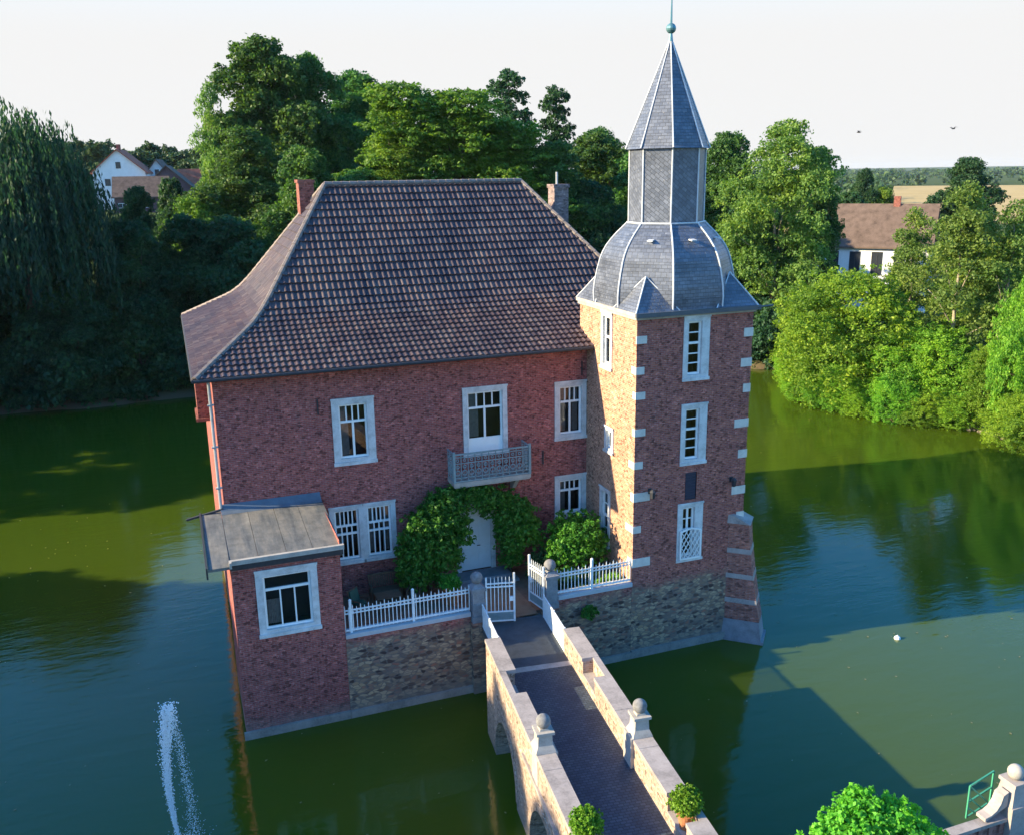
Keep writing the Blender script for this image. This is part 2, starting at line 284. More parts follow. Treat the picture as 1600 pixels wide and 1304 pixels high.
# ------------------------------------------------------------------ mesh helpers
class MB:
    def __init__(s): s.v = []; s.f = []; s.m = []; s.uvs = {}
    def add(s, pts, faces, mi=0):
        o = len(s.v); s.v += [tuple(map(float, p)) for p in pts]
        for f in faces: s.f.append(tuple(i+o for i in f)); s.m.append(mi)
    def quad(s, a, b, c, d, mi=0): s.add([a, b, c, d], [(0, 1, 2, 3)], mi)
    def tri(s, a, b, c, mi=0): s.add([a, b, c], [(0, 1, 2)], mi)
    def poly(s, pts, mi=0): s.add(pts, [tuple(range(len(pts)))], mi)
    def box(s, x0, x1, y0, y1, z0, z1, mi=0):
        s.add([(x0, y0, z0), (x1, y0, z0), (x1, y1, z0), (x0, y1, z0), (x0, y0, z1), (x1, y0, z1), (x1, y1, z1), (x0, y1, z1)],
              [(0, 3, 2, 1), (4, 5, 6, 7), (0, 1, 5, 4), (1, 2, 6, 5), (2, 3, 7, 6), (3, 0, 4, 7)], mi)
    def hexa(s, b, t, mi=0):                                    # bottom 4, top 4 points, ccw from above
        s.add(list(b)+list(t), [(0, 3, 2, 1), (4, 5, 6, 7), (0, 1, 5, 4), (1, 2, 6, 5), (2, 3, 7, 6), (3, 0, 4, 7)], mi)
    def bar(s, p, q, w, h, mi=0):                               # rectangular bar p->q
        p = Vector(p); q = Vector(q); d = (q-p).normalized(); up = Vector((0, 0, 1))
        if abs(d.z) > 0.95: up = Vector((0, 1, 0))
        a = d.cross(up).normalized()*w/2; b = a.cross(d).normalized()*h/2
        s.hexa([p-a-b, p+a-b, p+a+b, p-a+b], [q-a-b, q+a-b, q+a+b, q-a+b], mi)
    def tube(s, pts, rad, n=6, mi=0, caps=True):
        pts = [Vector(p) for p in pts]
        if not isinstance(rad, (list, tuple)): rad = [rad]*len(pts)
        rings = []
        a0 = None
        for i, p in enumerate(pts):
            d = (pts[min(i+1, len(pts)-1)]-pts[max(i-1, 0)]).normalized()
            if a0 is None:
                ref = Vector((0, 0, 1)) if abs(d.z) < 0.9 else Vector((1, 0, 0)); a0 = d.cross(ref).normalized()
            a = (a0-d*a0.dot(d)).normalized(); b = d.cross(a); a0 = a
            rings.append([p+(a*math.cos(2*math.pi*k/n)+b*math.sin(2*math.pi*k/n))*rad[i] for k in range(n)])
        pl = [q for r in rings for q in r]; fs = []
        for i in range(len(pts)-1):
            for k in range(n): fs.append((i*n+k, i*n+(k+1) % n, (i+1)*n+(k+1) % n, (i+1)*n+k))
        if caps: fs.append(tuple(range(n-1, -1, -1))); fs.append(tuple((len(pts)-1)*n+k for k in range(n)))
        s.add(pl, fs, mi)
    def lathe(s, c, prof, n=16, mi=0, ph=0.0):
        pl = []; fs = []
        for r, z in prof: pl += [(c[0]+r*math.cos(2*math.pi*k/n+ph), c[1]+r*math.sin(2*math.pi*k/n+ph), c[2]+z) for k in range(n)]
        for i in range(len(prof)-1):
            for k in range(n): fs.append((i*n+k, i*n+(k+1) % n, (i+1)*n+(k+1) % n, (i+1)*n+k))
        fs.append(tuple(range(n-1, -1, -1))); fs.append(tuple((len(prof)-1)*n+k for k in range(n)))
        s.add(pl, fs, mi)
    def ball(s, c, r, n=16, m=9, mi=0, sz=1.0):
        s.lathe(c, [(max(r*math.sin(math.pi*i/m), 0.002), -r*sz*math.cos(math.pi*i/m)) for i in range(m+1)], n, mi)
    def wall(s, o, du, u0, u1, z0, z1, holes=(), mi=0):          # vertical sheet through o along du, holes (u0,u1,z0,z1)
        us = sorted({u0, u1, *[min(max(h[i], u0), u1) for h in holes for i in (0, 1)]})
        zs = sorted({z0, z1, *[min(max(h[i], z0), z1) for h in holes for i in (2, 3)]})
        P = lambda u, z: (o[0]+du[0]*u, o[1]+du[1]*u, z)
        for a, b in zip(us, us[1:]):
            for c, d in zip(zs, zs[1:]):
                um, zm = (a+b)/2, (c+d)/2
                if any(h[0] < um < h[1] and h[2] < zm < h[3] for h in holes): continue
                s.quad(P(a, c), P(b, c), P(b, d), P(a, d), mi)
    def build(s, name, mats, parent=None, loc=None, rotz=None, smooth=False, uvf=None):
        me = bpy.data.meshes.new(name); me.from_pydata(s.v, [], s.f)
        if not isinstance(mats, (list, tuple)): mats = [mats]
        for m in mats: me.materials.append(m)
        if len(mats) > 1: me.polygons.foreach_set('material_index', s.m)
        ul = me.uv_layers.new(name='UVMap')
        n = np.empty(len(me.polygons)*3); me.polygons.foreach_get('normal', n); n = np.abs(n.reshape(-1, 3))
        lt = np.empty(len(me.polygons), np.int32); me.polygons.foreach_get('loop_total', lt)
        lv = np.empty(len(me.loops), np.int32); me.loops.foreach_get('vertex_index', lv)
        V = np.array(s.v); pn = np.repeat(n, lt, axis=0); P = V[lv]
        uvv = np.where((pn[:, 2:3] > 0.75), P[:, [0, 1]], np.where(pn[:, 0:1] > pn[:, 1:2], P[:, [1, 2]], P[:, [0, 2]]))
        if uvf is not None: uvv = uvf(P, pn)
        ul.data.foreach_set('uv', uvv.astype(np.float32).ravel())
        if smooth: me.polygons.foreach_set('use_smooth', [True]*len(me.polygons))
        me.update()
        return link(name, me, parent, loc, rotz)
def link(name, me, parent=None, loc=None, rotz=None):
    o = bpy.data.objects.new(name, me); COL.objects.link(o)
    if parent is not None: o.parent = parent
    if loc is not None: o.location = loc
    if rotz is not None: o.rotation_euler = (0, 0, rotz)
    return o
def tag(o, label=None, cat=None, group=None, kind=None):
    if label: o['label'] = label
    if cat: o['category'] = cat
    if group: o['group'] = group
    if kind: o['kind'] = kind
    return o
def thing(name, label, cat, loc=(0, 0, 0), rotz=0.0, group=None):
    o = bpy.data.objects.new(name, None); COL.objects.link(o); o.location = loc; o.rotation_euler = (0, 0, rotz)
    o.empty_display_size = 0.3
    return tag(o, label, cat, group)
def dup(root, loc=None, rotz=None, scale=None, label=None, group=None):
    r = root.copy(); COL.objects.link(r)
    if loc is not None: r.location = loc
    if rotz is not None: r.rotation_euler = (0, 0, rotz)
    if scale is not None: r.scale = scale
    if label: r['label'] = label
    if group: r['group'] = group
    for ch in list(root.children):
        c = ch.copy(); COL.objects.link(c); c.parent = r
        for g in list(ch.children):
            d = g.copy(); COL.objects.link(d); d.parent = c
    return r
def smoothstep(a, b, x):
    t = np.clip((x-a)/(b-a), 0, 1); return t*t*(3-2*t)
def npmesh(name, V, F, mats, mi=None, smooth=False):
    me = bpy.data.meshes.new(name); k = F.shape[1]
    me.vertices.add(len(V)); me.vertices.foreach_set('co', V.astype(np.float32).ravel())
    me.loops.add(F.size); me.loops.foreach_set('vertex_index', F.astype(np.int32).ravel())
    me.polygons.add(len(F)); me.polygons.foreach_set('loop_start', np.arange(0, F.size, k, dtype=np.int32))
    if not isinstance(mats, (list, tuple)): mats = [mats]
    for m in mats: me.materials.append(m)
    if mi is not None: me.polygons.foreach_set('material_index', mi.astype(np.int32))
    if smooth: me.polygons.foreach_set('use_smooth', np.ones(len(F), bool))
    me.update(); me.validate(); return me

# ------------------------------------------------------------------ foliage helpers
def unit(a): return a/np.maximum(np.linalg.norm(a, axis=-1, keepdims=True), 1e-9)
def leaves(rng, P, out, size, aspect=0.6, up=0.5, outw=0.6, rnd=0.9, vertical=False):
    N = len(P); nrm = unit(rng.normal(size=(N, 3))*rnd + np.array([0, 0, up]) + out*outw)
    if vertical:
        t = unit(np.array([0, 0, -1.0])+rng.normal(size=(N, 3))*0.22)
    else:
        t = unit(np.cross(nrm, rng.normal(size=(N, 3))))
    b = unit(np.cross(nrm, t)); s = size*rng.uniform(0.6, 1.35, (N, 1))
    V = np.stack([P-t*s*0.5, P+b*s*aspect*0.5+nrm*s*0.06, P+t*s*0.5, P-b*s*aspect*0.5+nrm*s*0.06], 1).reshape(-1, 3)
    return V, np.arange(N*4).reshape(-1, 4)
def sphere_pts(rng, n): return unit(rng.normal(size=(n, 3)))
def crown_mesh(name, rng, lobes, mat, clumps, per, cr, size, flat=0.75, keep=0.82, aspect=0.6, up=0.5):
    L = np.array(lobes); area = (L[:, 3]*L[:, 4]+L[:, 3]*L[:, 5]+L[:, 4]*L[:, 5]); idx = rng.choice(len(L), clumps, p=area/area.sum())
    d = sphere_pts(rng, clumps); d[:, 2] = np.where(d[:, 2] < -0.5, -d[:, 2], d[:, 2])
    tip = rng.random((clumps, 1)) < .22; rr = np.where(tip, rng.uniform(1.0, 1.32, (clumps, 1)), rng.uniform(0.6, 1.02, (clumps, 1)))
    C = L[idx, :3]+d*L[idx, 3:6]*rr
    q = ((C[:, None, :]-L[None, :, :3])/L[None, :, 3:6]); dist = np.sqrt((q**2).sum(-1)); dist[np.arange(clumps), idx] = 9
    ok = dist.min(1) > keep-0.25; C = C[ok]; d = d[ok]; tip = tip[ok]
    M = len(C); off = sphere_pts(rng, M*per).reshape(M, per, 3)*rng.uniform(0.2, 1, (M, per, 1))**0.6*cr*rng.uniform(0.6, 1.3, (M, 1, 1))*np.where(tip, .55, 1.0)[:, None]; off[..., 2] *= flat
    P = (C[:, None, :]+off).reshape(-1, 3); O = np.repeat(d, per, axis=0)*0.6+unit(off.reshape(-1, 3))*0.5
    V, F = leaves(rng, P, O, size, aspect, up)
    return npmesh(name, V, F, mat)
def trunk_mesh(name, rng, H, r0, lobes, mat, lean=(0, 0), top=0.75, limbs=9):
    mb = MB(); n = 7
    pts = [(lean[0]*(i/n)**1.5+rng.normal()*0.12*(i > 0), lean[1]*(i/n)**1.5+rng.normal()*0.12*(i > 0), -0.6+(H*top+0.6)*i/n) for i in range(n+1)]
    mb.tube(pts, [r0*(1.25-1.05*i/n) if i else r0*1.5 for i in range(n+1)], 8)
    ids = rng.choice(len(lobes), min(limbs, len(lobes)), replace=False)
    for j in ids:
        l = lobes[j]; z0 = max(min(l[2]*0.62, H*top*0.92), H*0.12); k = (z0+0.6)/(H*top+0.6); i0 = min(int(k*n), n-1)
        a = Vector(pts[i0]).lerp(Vector(pts[i0+1]), k*n-i0); b = Vector(l[:3]); m = a.lerp(b, 0.5)+Vector((0, 0, 0.08*(b-a).length))
        rr = r0*(1.1-0.8*k)*0.5
        mb.tube([a, m, b], [rr, rr*0.65, rr*0.2], 5)
    return mb
def make_lobes(rng, H, R, n, zlo=0.18, shape=1.0, lr=(0.28, 0.46), flat=0.8):
    out = []
    for i in range(n):
        z = zlo+(1-zlo)*(i+0.5)/n; prof = math.sin(math.pi*min(max((z-zlo)/(1-zlo), 0.02)**0.75*0.93+0.06, 1))**0.75
        a = i*2.39996+rng.uniform(-0.5, 0.5); rad = R*prof*rng.uniform(0.35, 0.78)*shape; s = R*rng.uniform(*lr)*(0.65+0.35*prof)
        zc = min(z*H, H-s*flat*0.8)
        out.append((rad*math.cos(a), rad*math.sin(a), zc, s, s, s*flat))
    out.append((0, 0, H*0.62, R*0.4, R*0.4, H*0.2)); return out

# ------------------------------------------------------------------ terrain, water, fields
MOAT = np.array([(-29, -24), (2, -22), (12.4, -16.2), (13.2, -14.9), (40, -14.9), (57, -12), (59, 6), (55.2, 16), (55.3, 21.5), (51.3, 24.4), (50.4, 29), (54.6, 37.2), (56.4, 44), (53, 45.4), (50, 55), (38, 58.5), (18, 58), (0, 56.4), (-8, 55.8), (-16, 56.4), (-26, 52), (-31, 30), (-31, 0)], float)
def moat_sd(x, y):
    P = np.stack([x, y], -1)[..., None, :]; A = MOAT; B = np.roll(MOAT, -1, 0); e = B-A
    t = np.clip(((P-A)*e).sum(-1)/(e*e).sum(-1), 0, 1); d = np.sqrt((((P-A)-t[..., None]*e)**2).sum(-1)).min(-1)
    px, py = x[..., None], y[..., None]
    cond = ((A[:, 1] <= py) & (B[:, 1] > py)) | ((B[:, 1] <= py) & (A[:, 1] > py))
    xi = A[:, 0]+(py-A[:, 1])/(np.where(np.abs(e[:, 1]) < 1e-9, 1e-9, e[:, 1]))*e[:, 0]
    ins = ((cond & (px < xi)).sum(-1) % 2) == 1
    return np.where(ins, -d, d)
def hgt(x, y):
    x = np.asarray(x, float); y = np.asarray(y, float); sd = moat_sd(x, y)
    z = np.where(sd < 0, np.maximum(sd*0.8, -1.2), 0)
    z = np.where(sd >= 0, 0.85*smoothstep(-0.6, 1.6, sd)+0.75*smoothstep(1.0, 8.0, sd), z)
    z = z+12.0*smoothstep(62, 125, y)*smoothstep(46, 4, x)*(1-smoothstep(500, 900, y))*smoothstep(-400, -250, x)
    z = z+1.2*smoothstep(-17.5, -20.5, y)*(sd > 0)*smoothstep(26, 20, x)
    return z
def axis(lo, hi, step, far):
    a = list(np.arange(lo, hi+0.01, step)); s = step; p = hi
    while p < far: s *= 1.22; p += s; a.append(p)
    s = step; p = lo
    while p > -far: s *= 1.22; p -= s; a.insert(0, p)
    return np.array(a)
gx = axis(-46, 76, 1.0, 9000); gy = axis(-44, 76, 1.0, 9000)
GX, GY = np.meshgrid(gx, gy); rng = np.random.default_rng(5)
GZ = hgt(GX, GY); GZ = GZ+rng.normal(size=GZ.shape)*0.07*(np.abs(moat_sd(GX, GY)) < 30)
V = np.stack([GX, GY, GZ], -1).reshape(-1, 3); nx = len(gx); I = np.arange(len(V)).reshape(GX.shape)
F = np.stack([I[:-1, :-1], I[:-1, 1:], I[1:, 1:], I[1:, :-1]], -1).reshape(-1, 4)
tag(link('ground', npmesh('ground', V, F, M_GROUND, smooth=True)), kind='structure')
mb = MB(); wx = list(np.linspace(-60, 80, 8)); 
mb.quad((-50, -44, 0), (76, -44, 0), (76, 75, 0), (-50, 75, 0))
tag(mb.build('moat_water', M_WATER), kind='structure')
def sheet(name, pts, mat):
    mb = MB(); mb.poly([(x, y, 1.68) for x, y in pts]); return tag(mb.build(name, mat), kind='structure')
FA0, FA1, FD0, FD1 = 42.0, 51.0, 330.0, 960.0
sheet('wheat_field', [(CAM[0]+D*math.sin(math.radians(a)), CAM[1]+D*math.cos(math.radians(a))) for a, D in ((FA0, FD0), (FA1, FD0), (FA1, FD1), (46.5, FD1), (FA0, FD1))][::-1], M_FIELD)

# ------------------------------------------------------------------ window kit (local: x right, y inward, z up; origin = bottom middle of the outer opening)
def window(parent, o, rotz, w, h, b, lights, kind='window', fx=(0, 0), fz=(0, 0), curtains=0, panel=0.0, label=None):
    """lights: rows from the top (share of height, [columns], sub-rows); fx, fz: extra stone left/right and bottom/top"""
    s = MB()
    x0, x1 = -w/2+b+fx[0], w/2-b-fx[1]; z0, z1 = b+fz[0], h-b-fz[1]
    f, k = -0.045, 0.20
    s.box(-w/2, x0, f, k, 0.0, h); s.box(x1, w/2, f, k, 0.0, h)
    s.box(x0, x1, f, k, z1, h); s.box(x0, x1, f, k, 0.0, z0)
    s.box(-w/2-0.03, w/2+0.03, f-0.05, f+0.002, -0.03, b*0.45); s.box(-w/2-0.02, w/2+0.02, f-0.035, f+0.002, h-0.05, h+0.03)
    # dark room behind
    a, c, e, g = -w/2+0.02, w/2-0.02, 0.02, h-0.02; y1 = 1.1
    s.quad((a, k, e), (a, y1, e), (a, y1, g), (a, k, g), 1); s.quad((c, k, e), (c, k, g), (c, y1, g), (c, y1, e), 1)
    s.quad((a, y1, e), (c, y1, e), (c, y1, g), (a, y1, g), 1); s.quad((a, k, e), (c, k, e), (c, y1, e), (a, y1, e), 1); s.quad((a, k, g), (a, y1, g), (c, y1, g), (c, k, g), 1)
    root = s.build(kind, [M_SURR, M_DARK], parent, o, rotz)
    if label: root['label'] = label
    fr = MB(); pn = MB(); fy0, fy1 = 0.07, 0.14; t = 0.075
    fr.box(x0, x0+t, fy0, fy1, z0, z1); fr.box(x1-t, x1, fy0, fy1, z0, z1); fr.box(x0+t, x1-t, fy0, fy1, z1-t, z1); fr.box(x0+t, x1-t, fy0, fy1, z0, z0+t+panel)
    X0, X1 = x0+t, x1-t; Z0, Z1 = z0+t+panel, z1-t; zt = Z1
    for i, (share, cols, sub) in enumerate(lights):
        zb = zt-share*(Z1-Z0)
        if i < len(lights)-1: fr.box(X0, X1, fy0-0.015, fy1-0.003, zb, zb+0.085); zl = zb+0.085
        else: zl = zb
        tot = sum(cols); x = X0
        for j, cw in enumerate(cols):
            xe = x+cw/tot*(X1-X0)
            if j < len(cols)-1:
                m = 0.05 if len(cols) > 2 else 0.085
                fr.box(xe-m/2, xe+m/2, fy0+0.004, fy1-0.006, zl, zt)
            x = xe
        for q in range(1, sub): zz = zl+(zt-zl)*q/sub; fr.box(X0, X1, fy0+0.012, fy1-0.012, zz-0.022, zz+0.022)
        zt = zb
    fr.build('frame', M_WHITE, root)
    pn.quad((X0, 0.115, Z0), (X1, 0.115, Z0), (X1, 0.115, Z1), (X0, 0.115, Z1)); pn.build('pane', M_GLASS, root)
    if curtains:
        cu = MB(); n = 16
        for sgn, frac in ((-1, 0.34), (1, 0.30)):
            if curtains in (2, 3) and sgn == 1: continue
            xa = X0 if sgn < 0 else X1; xb = xa-sgn*frac*(X1-X0); zz = Z0 if curtains != 3 else Z0+0.0
            ptz = Z1 if curtains != 3 else Z0+(Z1-Z0)*0.5
            for i in range(n):
                u, v2 = xa+(xb-xa)*i/n, xa+(xb-xa)*(i+1)/n; ya = 0.27+0.03*(i % 2); yb = 0.27+0.03*((i+1) % 2)
                cu.quad((u, ya, zz), (v2, yb, zz), (v2, yb, ptz), (u, ya, ptz))
        cu.build('curtain', M_CURT, root)
    return root
def hole(xc, w, z0, h): return (xc-w/2+0.01, xc+w/2-0.01, z0+0.01, z0+h-0.01)

# ------------------------------------------------------------------ manor house
HX0, HX1, HY0, HY1, HZ = 0.137, 20.25, 4.41, 20.4, 12.28
house = thing('manor_house', 'large red brick manor house with steep tiled hip roof standing in the moat', 'manor house', (10, 12.4, 0))
HO = Vector((10, 12.4, 0))
def H(p): return (p[0]-10, p[1]-12.4, p[2])
fw = {'wul': (5.24, 1.66, 8.33, 2.64), 'door': (10.66, 1.92, 8.05, 2.86), 'wur': (14.48, 1.46, 8.28, 2.50), 'wll': (5.38, 2.68, 4.16, 2.44), 'wlr': (14.48, 1.48, 4.72, 1.93), 'fdoor': (10.12, 1.72, 2.95, 3.0)}
mb = MB()
mb.wall((-10, HY0-12.4), (1, 0), HX0, HX1, -1.0, HZ, [hole(*v) for v in fw.values()])
mb.wall((HX0-10, -12.4), (0, 1), HY1, HY0, -1.0, HZ); mb.wall((HX1-10, -12.4), (0, 1), HY0, HY1, -1.0, HZ); mb.wall((-10, HY1-12.4), (1, 0), HX1, HX0, -1.0, HZ)
mb.build('wall', M_BRICK, house)
def hw(key, b, lights, **k):
    xc, w, z, h = fw[key]; return window(house, H((xc, HY0, z)), 0, w, h, b, lights, **k)
T4 = (0.33, [1]*4, 1)
hw('wul', .24, [T4, (.67, [1, 1], 1)], curtains=2, fx=(0.02, 0.05))
hw('wur', .22, [T4, (.67, [1, 1], 1)], curtains=1)
hw('wlr', .22, [T4, (.67, [1, 1], 1)], curtains=2)
hw('door', .20, [(.34, [1]*4, 1), (.66, [1, 1], 1)], kind='balcony_door', panel=0.62, curtains=2, fz=(-0.18, 0))
# wide ground-floor window: two lights side by side under one stone surround
xc, w, z, h = fw['wll']
wl = window(house, H((xc-w/4, HY0, z)), 0, w/2, h, .17, [(.33, [1]*5, 1), (.18, [1]*4, 1), (.49, [1]*4, 1)], curtains=2, fx=(0.03, 0.0))
wl2 = window(house, H((xc+w/4, HY0, z)), 0, w/2, h, .17, [(.33, [1]*5, 1), (.18, [1]*4, 1), (.49, [1]*4, 1)], curtains=1, fx=(0.0, 0.03))
# front door behind the climbing plant
xc, w, z, h = fw['fdoor']; d = MB(); d.box(-w/2, -w/2+.2, -.04, .25, 0, h); d.box(w/2-.2, w/2, -.04, .25, 0, h); d.box(-w/2+.2, w/2-.2, -.04, .25, h-.2, h)
dr = d.build('front_door', M_SURR, house, H((xc, HY0, z)))
d = MB(); d.box(-w/2+.2, w/2-.2, .06, .12, 0.02, h-.2)
for sx in (-1, 1):
    for za, zb in ((.2, 1.0), (1.15, 2.5)): d.box(sx*w*.2-.22, sx*w*.2+.22, .035, .062, za, zb)
d.build('door_leaf', M_DOOR, dr)
d = MB(); d.tube([(.06, .03, 1.1), (.06, -.04, 1.12)], .02, 6); d.tube([(.06, -.04, 1.12), (.17, -.04, 1.12)], .018, 6); d.build('handle', M_DIRON, dr)
d = MB(); d.box(8.95-10, 11.4-10, 3.55-12.4, HY0-12.4+.004, 2.7, 2.94); d.box(8.75-10, 11.6-10, 3.15-12.4, 3.55-12.4, 2.68, 2.82); d.build('door_steps', M_GREYST, house)
# balcony
b = MB(); bx0, bx1, by = 8.97-10, 12.30-10, 3.5-12.4
b.box(bx0, bx1, by, HY0-12.4+.01, 7.10, 7.26); b.box(bx0+.04, bx1-.04, by+.04, HY0-12.4+.01, 7.03, 7.10)
for sx in (bx0+.5, bx1-.6): b.hexa([(sx, HY0-12.4-.25, 6.5), (sx+.16, HY0-12.4-.25, 6.5), (sx+.16, HY0-12.4, 6.45), (sx, HY0-12.4, 6.45)], [(sx, by+.15, 7.03), (sx+.16, by+.15, 7.03), (sx+.16, HY0-12.4, 7.03), (sx, HY0-12.4, 7.03)])
bal = b.build('balcony', M_LIGHTST, house)
r = MB(); yw = HY0-12.4
def ringxz(mb, c, R, t, ax):
    n = 12; pts = [(c[0]+(R*math.cos(2*math.pi*k/n) if ax == 0 else 0), c[1]+(R*math.cos(2*math.pi*k/n) if ax else 0), c[2]+R*math.sin(2*math.pi*k/n)) for k in range(n+1)]
    mb.tube(pts, t, 4, caps=False)
def rail_run(p, q, n, ax):
    p = Vector(p); q = Vector(q)
    for z, tt in ((7.30, .05), (7.45, .03), (8.06, .035), (8.32, .03), (8.44, .06)): r.bar(p+Vector((0, 0, z)), q+Vector((0, 0, z)), tt, tt)
    for i in range(n+1):
        a = p.lerp(q, i/n); r.bar(a+Vector((0, 0, 7.3)), a+Vector((0, 0, 8.44)), .03, .03)
        if i < n:
            m = p.lerp(q, (i+.5)/n); rr = (q-p).length/n*.42
            ringxz(r, (m.x, m.y, 7.66), rr*.8, .022, ax); ringxz(r, (m.x, m.y, 8.19), rr*.42, .018, ax); ringxz(r, (m.x, m.y, 7.92), rr*.5, .02, ax)
            r.bar(m+Vector((0, 0, 7.45)), m+Vector((0, 0, 8.06)), .02, .02)
rail_run((bx0+.04, by+.04, 0), (bx1-.04, by+.04, 0), 11, 0); rail_run((bx0+.04, by+.04, 0), (bx0+.04, yw, 0), 3, 1); rail_run((bx1-.04, by+.04, 0), (bx1-.04, yw, 0), 3, 1)
for x in (bx0+.04, bx1-.04): r.box(x-.05, x+.05, by-.01, by+.09, 7.26, 8.55)
r.build('railing', M_GREYPAINT, bal)

# roof: bell-cast hip, every tile a piece of the roof mesh
EZ, KZ, RZ, QK = 12.30, 13.86, 18.88, 0.422
ey0, ey1, ex0, ex1, ry, rx0, rx1 = 3.75, 21.05, -0.45, 21.85, 12.4, 6.0, 15.4
def rz(q):
    k = 0.09; s1 = (KZ-EZ)/QK; s2 = (RZ-KZ)/(1-QK)
    if q < QK-k: return EZ+s1*q
    if q > QK+k: return KZ+s2*(q-QK)
    t = (q-QK+k)/(2*k); return EZ+s1*q+(s2-s1)*k*t*t
def xl(q): return ex0+(rx0-ex0)*q
def xr(q): return ex1+(rx1-ex1)*q
def yf(q): return ey0+(ry-ey0)*q
def yb(q): return ey1+(ry-ey1)*q
qs = [0.0]
while qs[-1] < 1:
    q = qs[-1]; dq = 0.002; L = 0.0
    while L < (0.345 if qs[-1] < QK else 0.42) and q < 1: L += math.hypot((ry-ey0)*dq, rz(q+dq)-rz(q)); q += dq
    qs.append(min(q, 1.0))
def tiles(mb, side):
    pitch = 0.245; rnd = random.Random(3+side)
    for i, (qa, qb) in enumerate(zip(qs, qs[1:])):
        if side == 0: A, B = xl(qa), xr(qa); A2, B2 = xl(qb), xr(qb); run = (ry-ey0)*(qb-qa)
        else: A, B = yf(qa), yb(qa); A2, B2 = yf(qb), yb(qb); run = (rx0-ex0)*(qb-qa)
        rise = rz(qb)-rz(qa); l = math.hypot(run, rise); nh, nv = rise/l, run/l          # outward normal (back, up)
        off = 0.0; k = math.floor((A-off)/pitch)
        while k*pitch+off < B:
            u0, u1 = k*pitch+off, (k+1)*pitch+off-.006; k += 1
            prof = [(0, .006), (.12, .030), (.28, .040), (.46, .028), (.58, .006), (.78, -.006), (1, .002)]
            dz = rnd.uniform(-.006, .006); row_lo = []; row_hi = []; row_b = []
            for t, hh in prof:
                u = u0+(u1-u0)*t; ua = min(max(u, A), B); ub = min(max(u, A2), B2)
                ha = hh+.075+dz; hb = hh*.9+.004
                if side == 0:
                    row_lo.append((ua, yf(qa)-nh*ha-.02*nv, rz(qa)+nv*ha-.02*nh)); row_hi.append((ub, yf(qb)-nh*hb, rz(qb)+nv*hb)); row_b.append((ua, yf(qa)-.02*nv, rz(qa)-.02*nh-.01))
                else:
                    row_lo.append((xl(qa)-nh*ha-.02*nv, ua, rz(qa)+nv*ha-.02*nh)); row_hi.append((xl(qb)-nh*hb, ub, rz(qb)+nv*hb)); row_b.append((xl(qa)-.02*nv, ua, rz(qa)-.02*nh-.01))
            if side == 0 and row_lo[-1][0]-row_lo[0][0] < .02 and row_hi[-1][0]-row_hi[0][0] < .02: continue
            if side == 1 and row_lo[-1][1]-row_lo[0][1] < .02 and row_hi[-1][1]-row_hi[0][1] < .02: continue
            n = len(prof); fs = []
            for j in range(n-1): 
                fs.append((j, j+1, n+j+1, n+j) if side == 0 else (j+1, j, n+j, n+j+1))
                fs.append((2*n+j, 2*n+j+1, j+1, j) if side == 0 else (2*n+j+1, 2*n+j, j, j+1))
            mb.add([H(p) for p in row_lo+row_hi+row_b], fs)
mb = MB(); tiles(mb, 0); tiles(mb, 1)
for qa, qb in zip(qs, qs[1:]):                                     # plain courses on the two far slopes, and the boarding under the tiles
    for ins, sides in ((0.0, ('r', 'b')), (-0.03, ('f', 'l'))):
        za, zb = rz(qa)+ins, rz(qb)+ins
        for sd in sides:
            if sd == 'r': P = [(xr(qa), yf(qa), za), (xr(qa), yb(qa), za), (xr(qb), yb(qb), zb+.001), (xr(qb), yf(qb), zb+.001)]
            if sd == 'b': P = [(xr(qa), yb(qa), za), (xl(qa), yb(qa), za), (xl(qb), yb(qb), zb+.001), (xr(qb), yb(qb), zb+.001)]
            if sd == 'f': P = [(xl(qa), yf(qa), za), (xr(qa), yf(qa), za), (xr(qb), yf(qb), zb), (xl(qb), yf(qb), zb)]
            if sd == 'l': P = [(xl(qa), yb(qa), za), (xl(qa), yf(qa), za), (xl(qb), yf(qb), zb), (xl(qb), yb(qb), zb)]
            mb.quad(*[H(p) for p in P])
mb.quad(*[H(p) for p in ((ex0, ey0, EZ-.05), (ex0, ey1, EZ-.05), (ex1, ey1, EZ-.05), (ex1, ey0, EZ-.05))])
roof = mb.build('roof', M_TILE, house)
hp = MB()
def ridge_line(pts):
    for a, b in zip(pts, pts[1:]):
        a = Vector(a); b = Vector(b); n = max(1, round((b-a).length/.38))
        for i in range(n):
            p, q = a.lerp(b, i/n), a.lerp(b, (i+1.08)/n); hp.tube([H(p), H(q)], [.125, .105], 7)
qq = [i/16 for i in range(17)]
ridge_line([(xl(q), yf(q), rz(q)+.03) for q in qq]); ridge_line([(xl(q), yb(q), rz(q)+.03) for q in qq]); ridge_line([(xr(q), yf(q), rz(q)+.03) for q in qq]); ridge_line([(rx0, ry, RZ+.05), (rx1, ry, RZ+.05)])
hp.build('ridge_tiles', mat_plain('ridge_tile_clay', (.20, .165, .15), .7, .3, .3, 4.0), roof)
g = MB(); g.tube([H((ex0-.05, ey0-.06, EZ-.03)), H((15.2, ey0-.06, EZ-.03))], .07, 8); g.tube([H((ex0-.06, ey0-.05, EZ-.03)), H((ex0-.06, ey1, EZ-.03))], .07, 8)
gut = g.build('gutter', M_DIRON, house)
g = MB(); g.tube([H((0.02, 4.30, EZ-.1)), H((0.02, 4.33, 11.4)), H((0.02, 4.33, 7.2))], .055, 8)
for z in (11.2, 9.6, 8.0): g.box(-.09-10, .14-10, 4.27-12.4, 4.43-12.4, z, z+.05)
g.build('downpipe', M_ZINC, house)
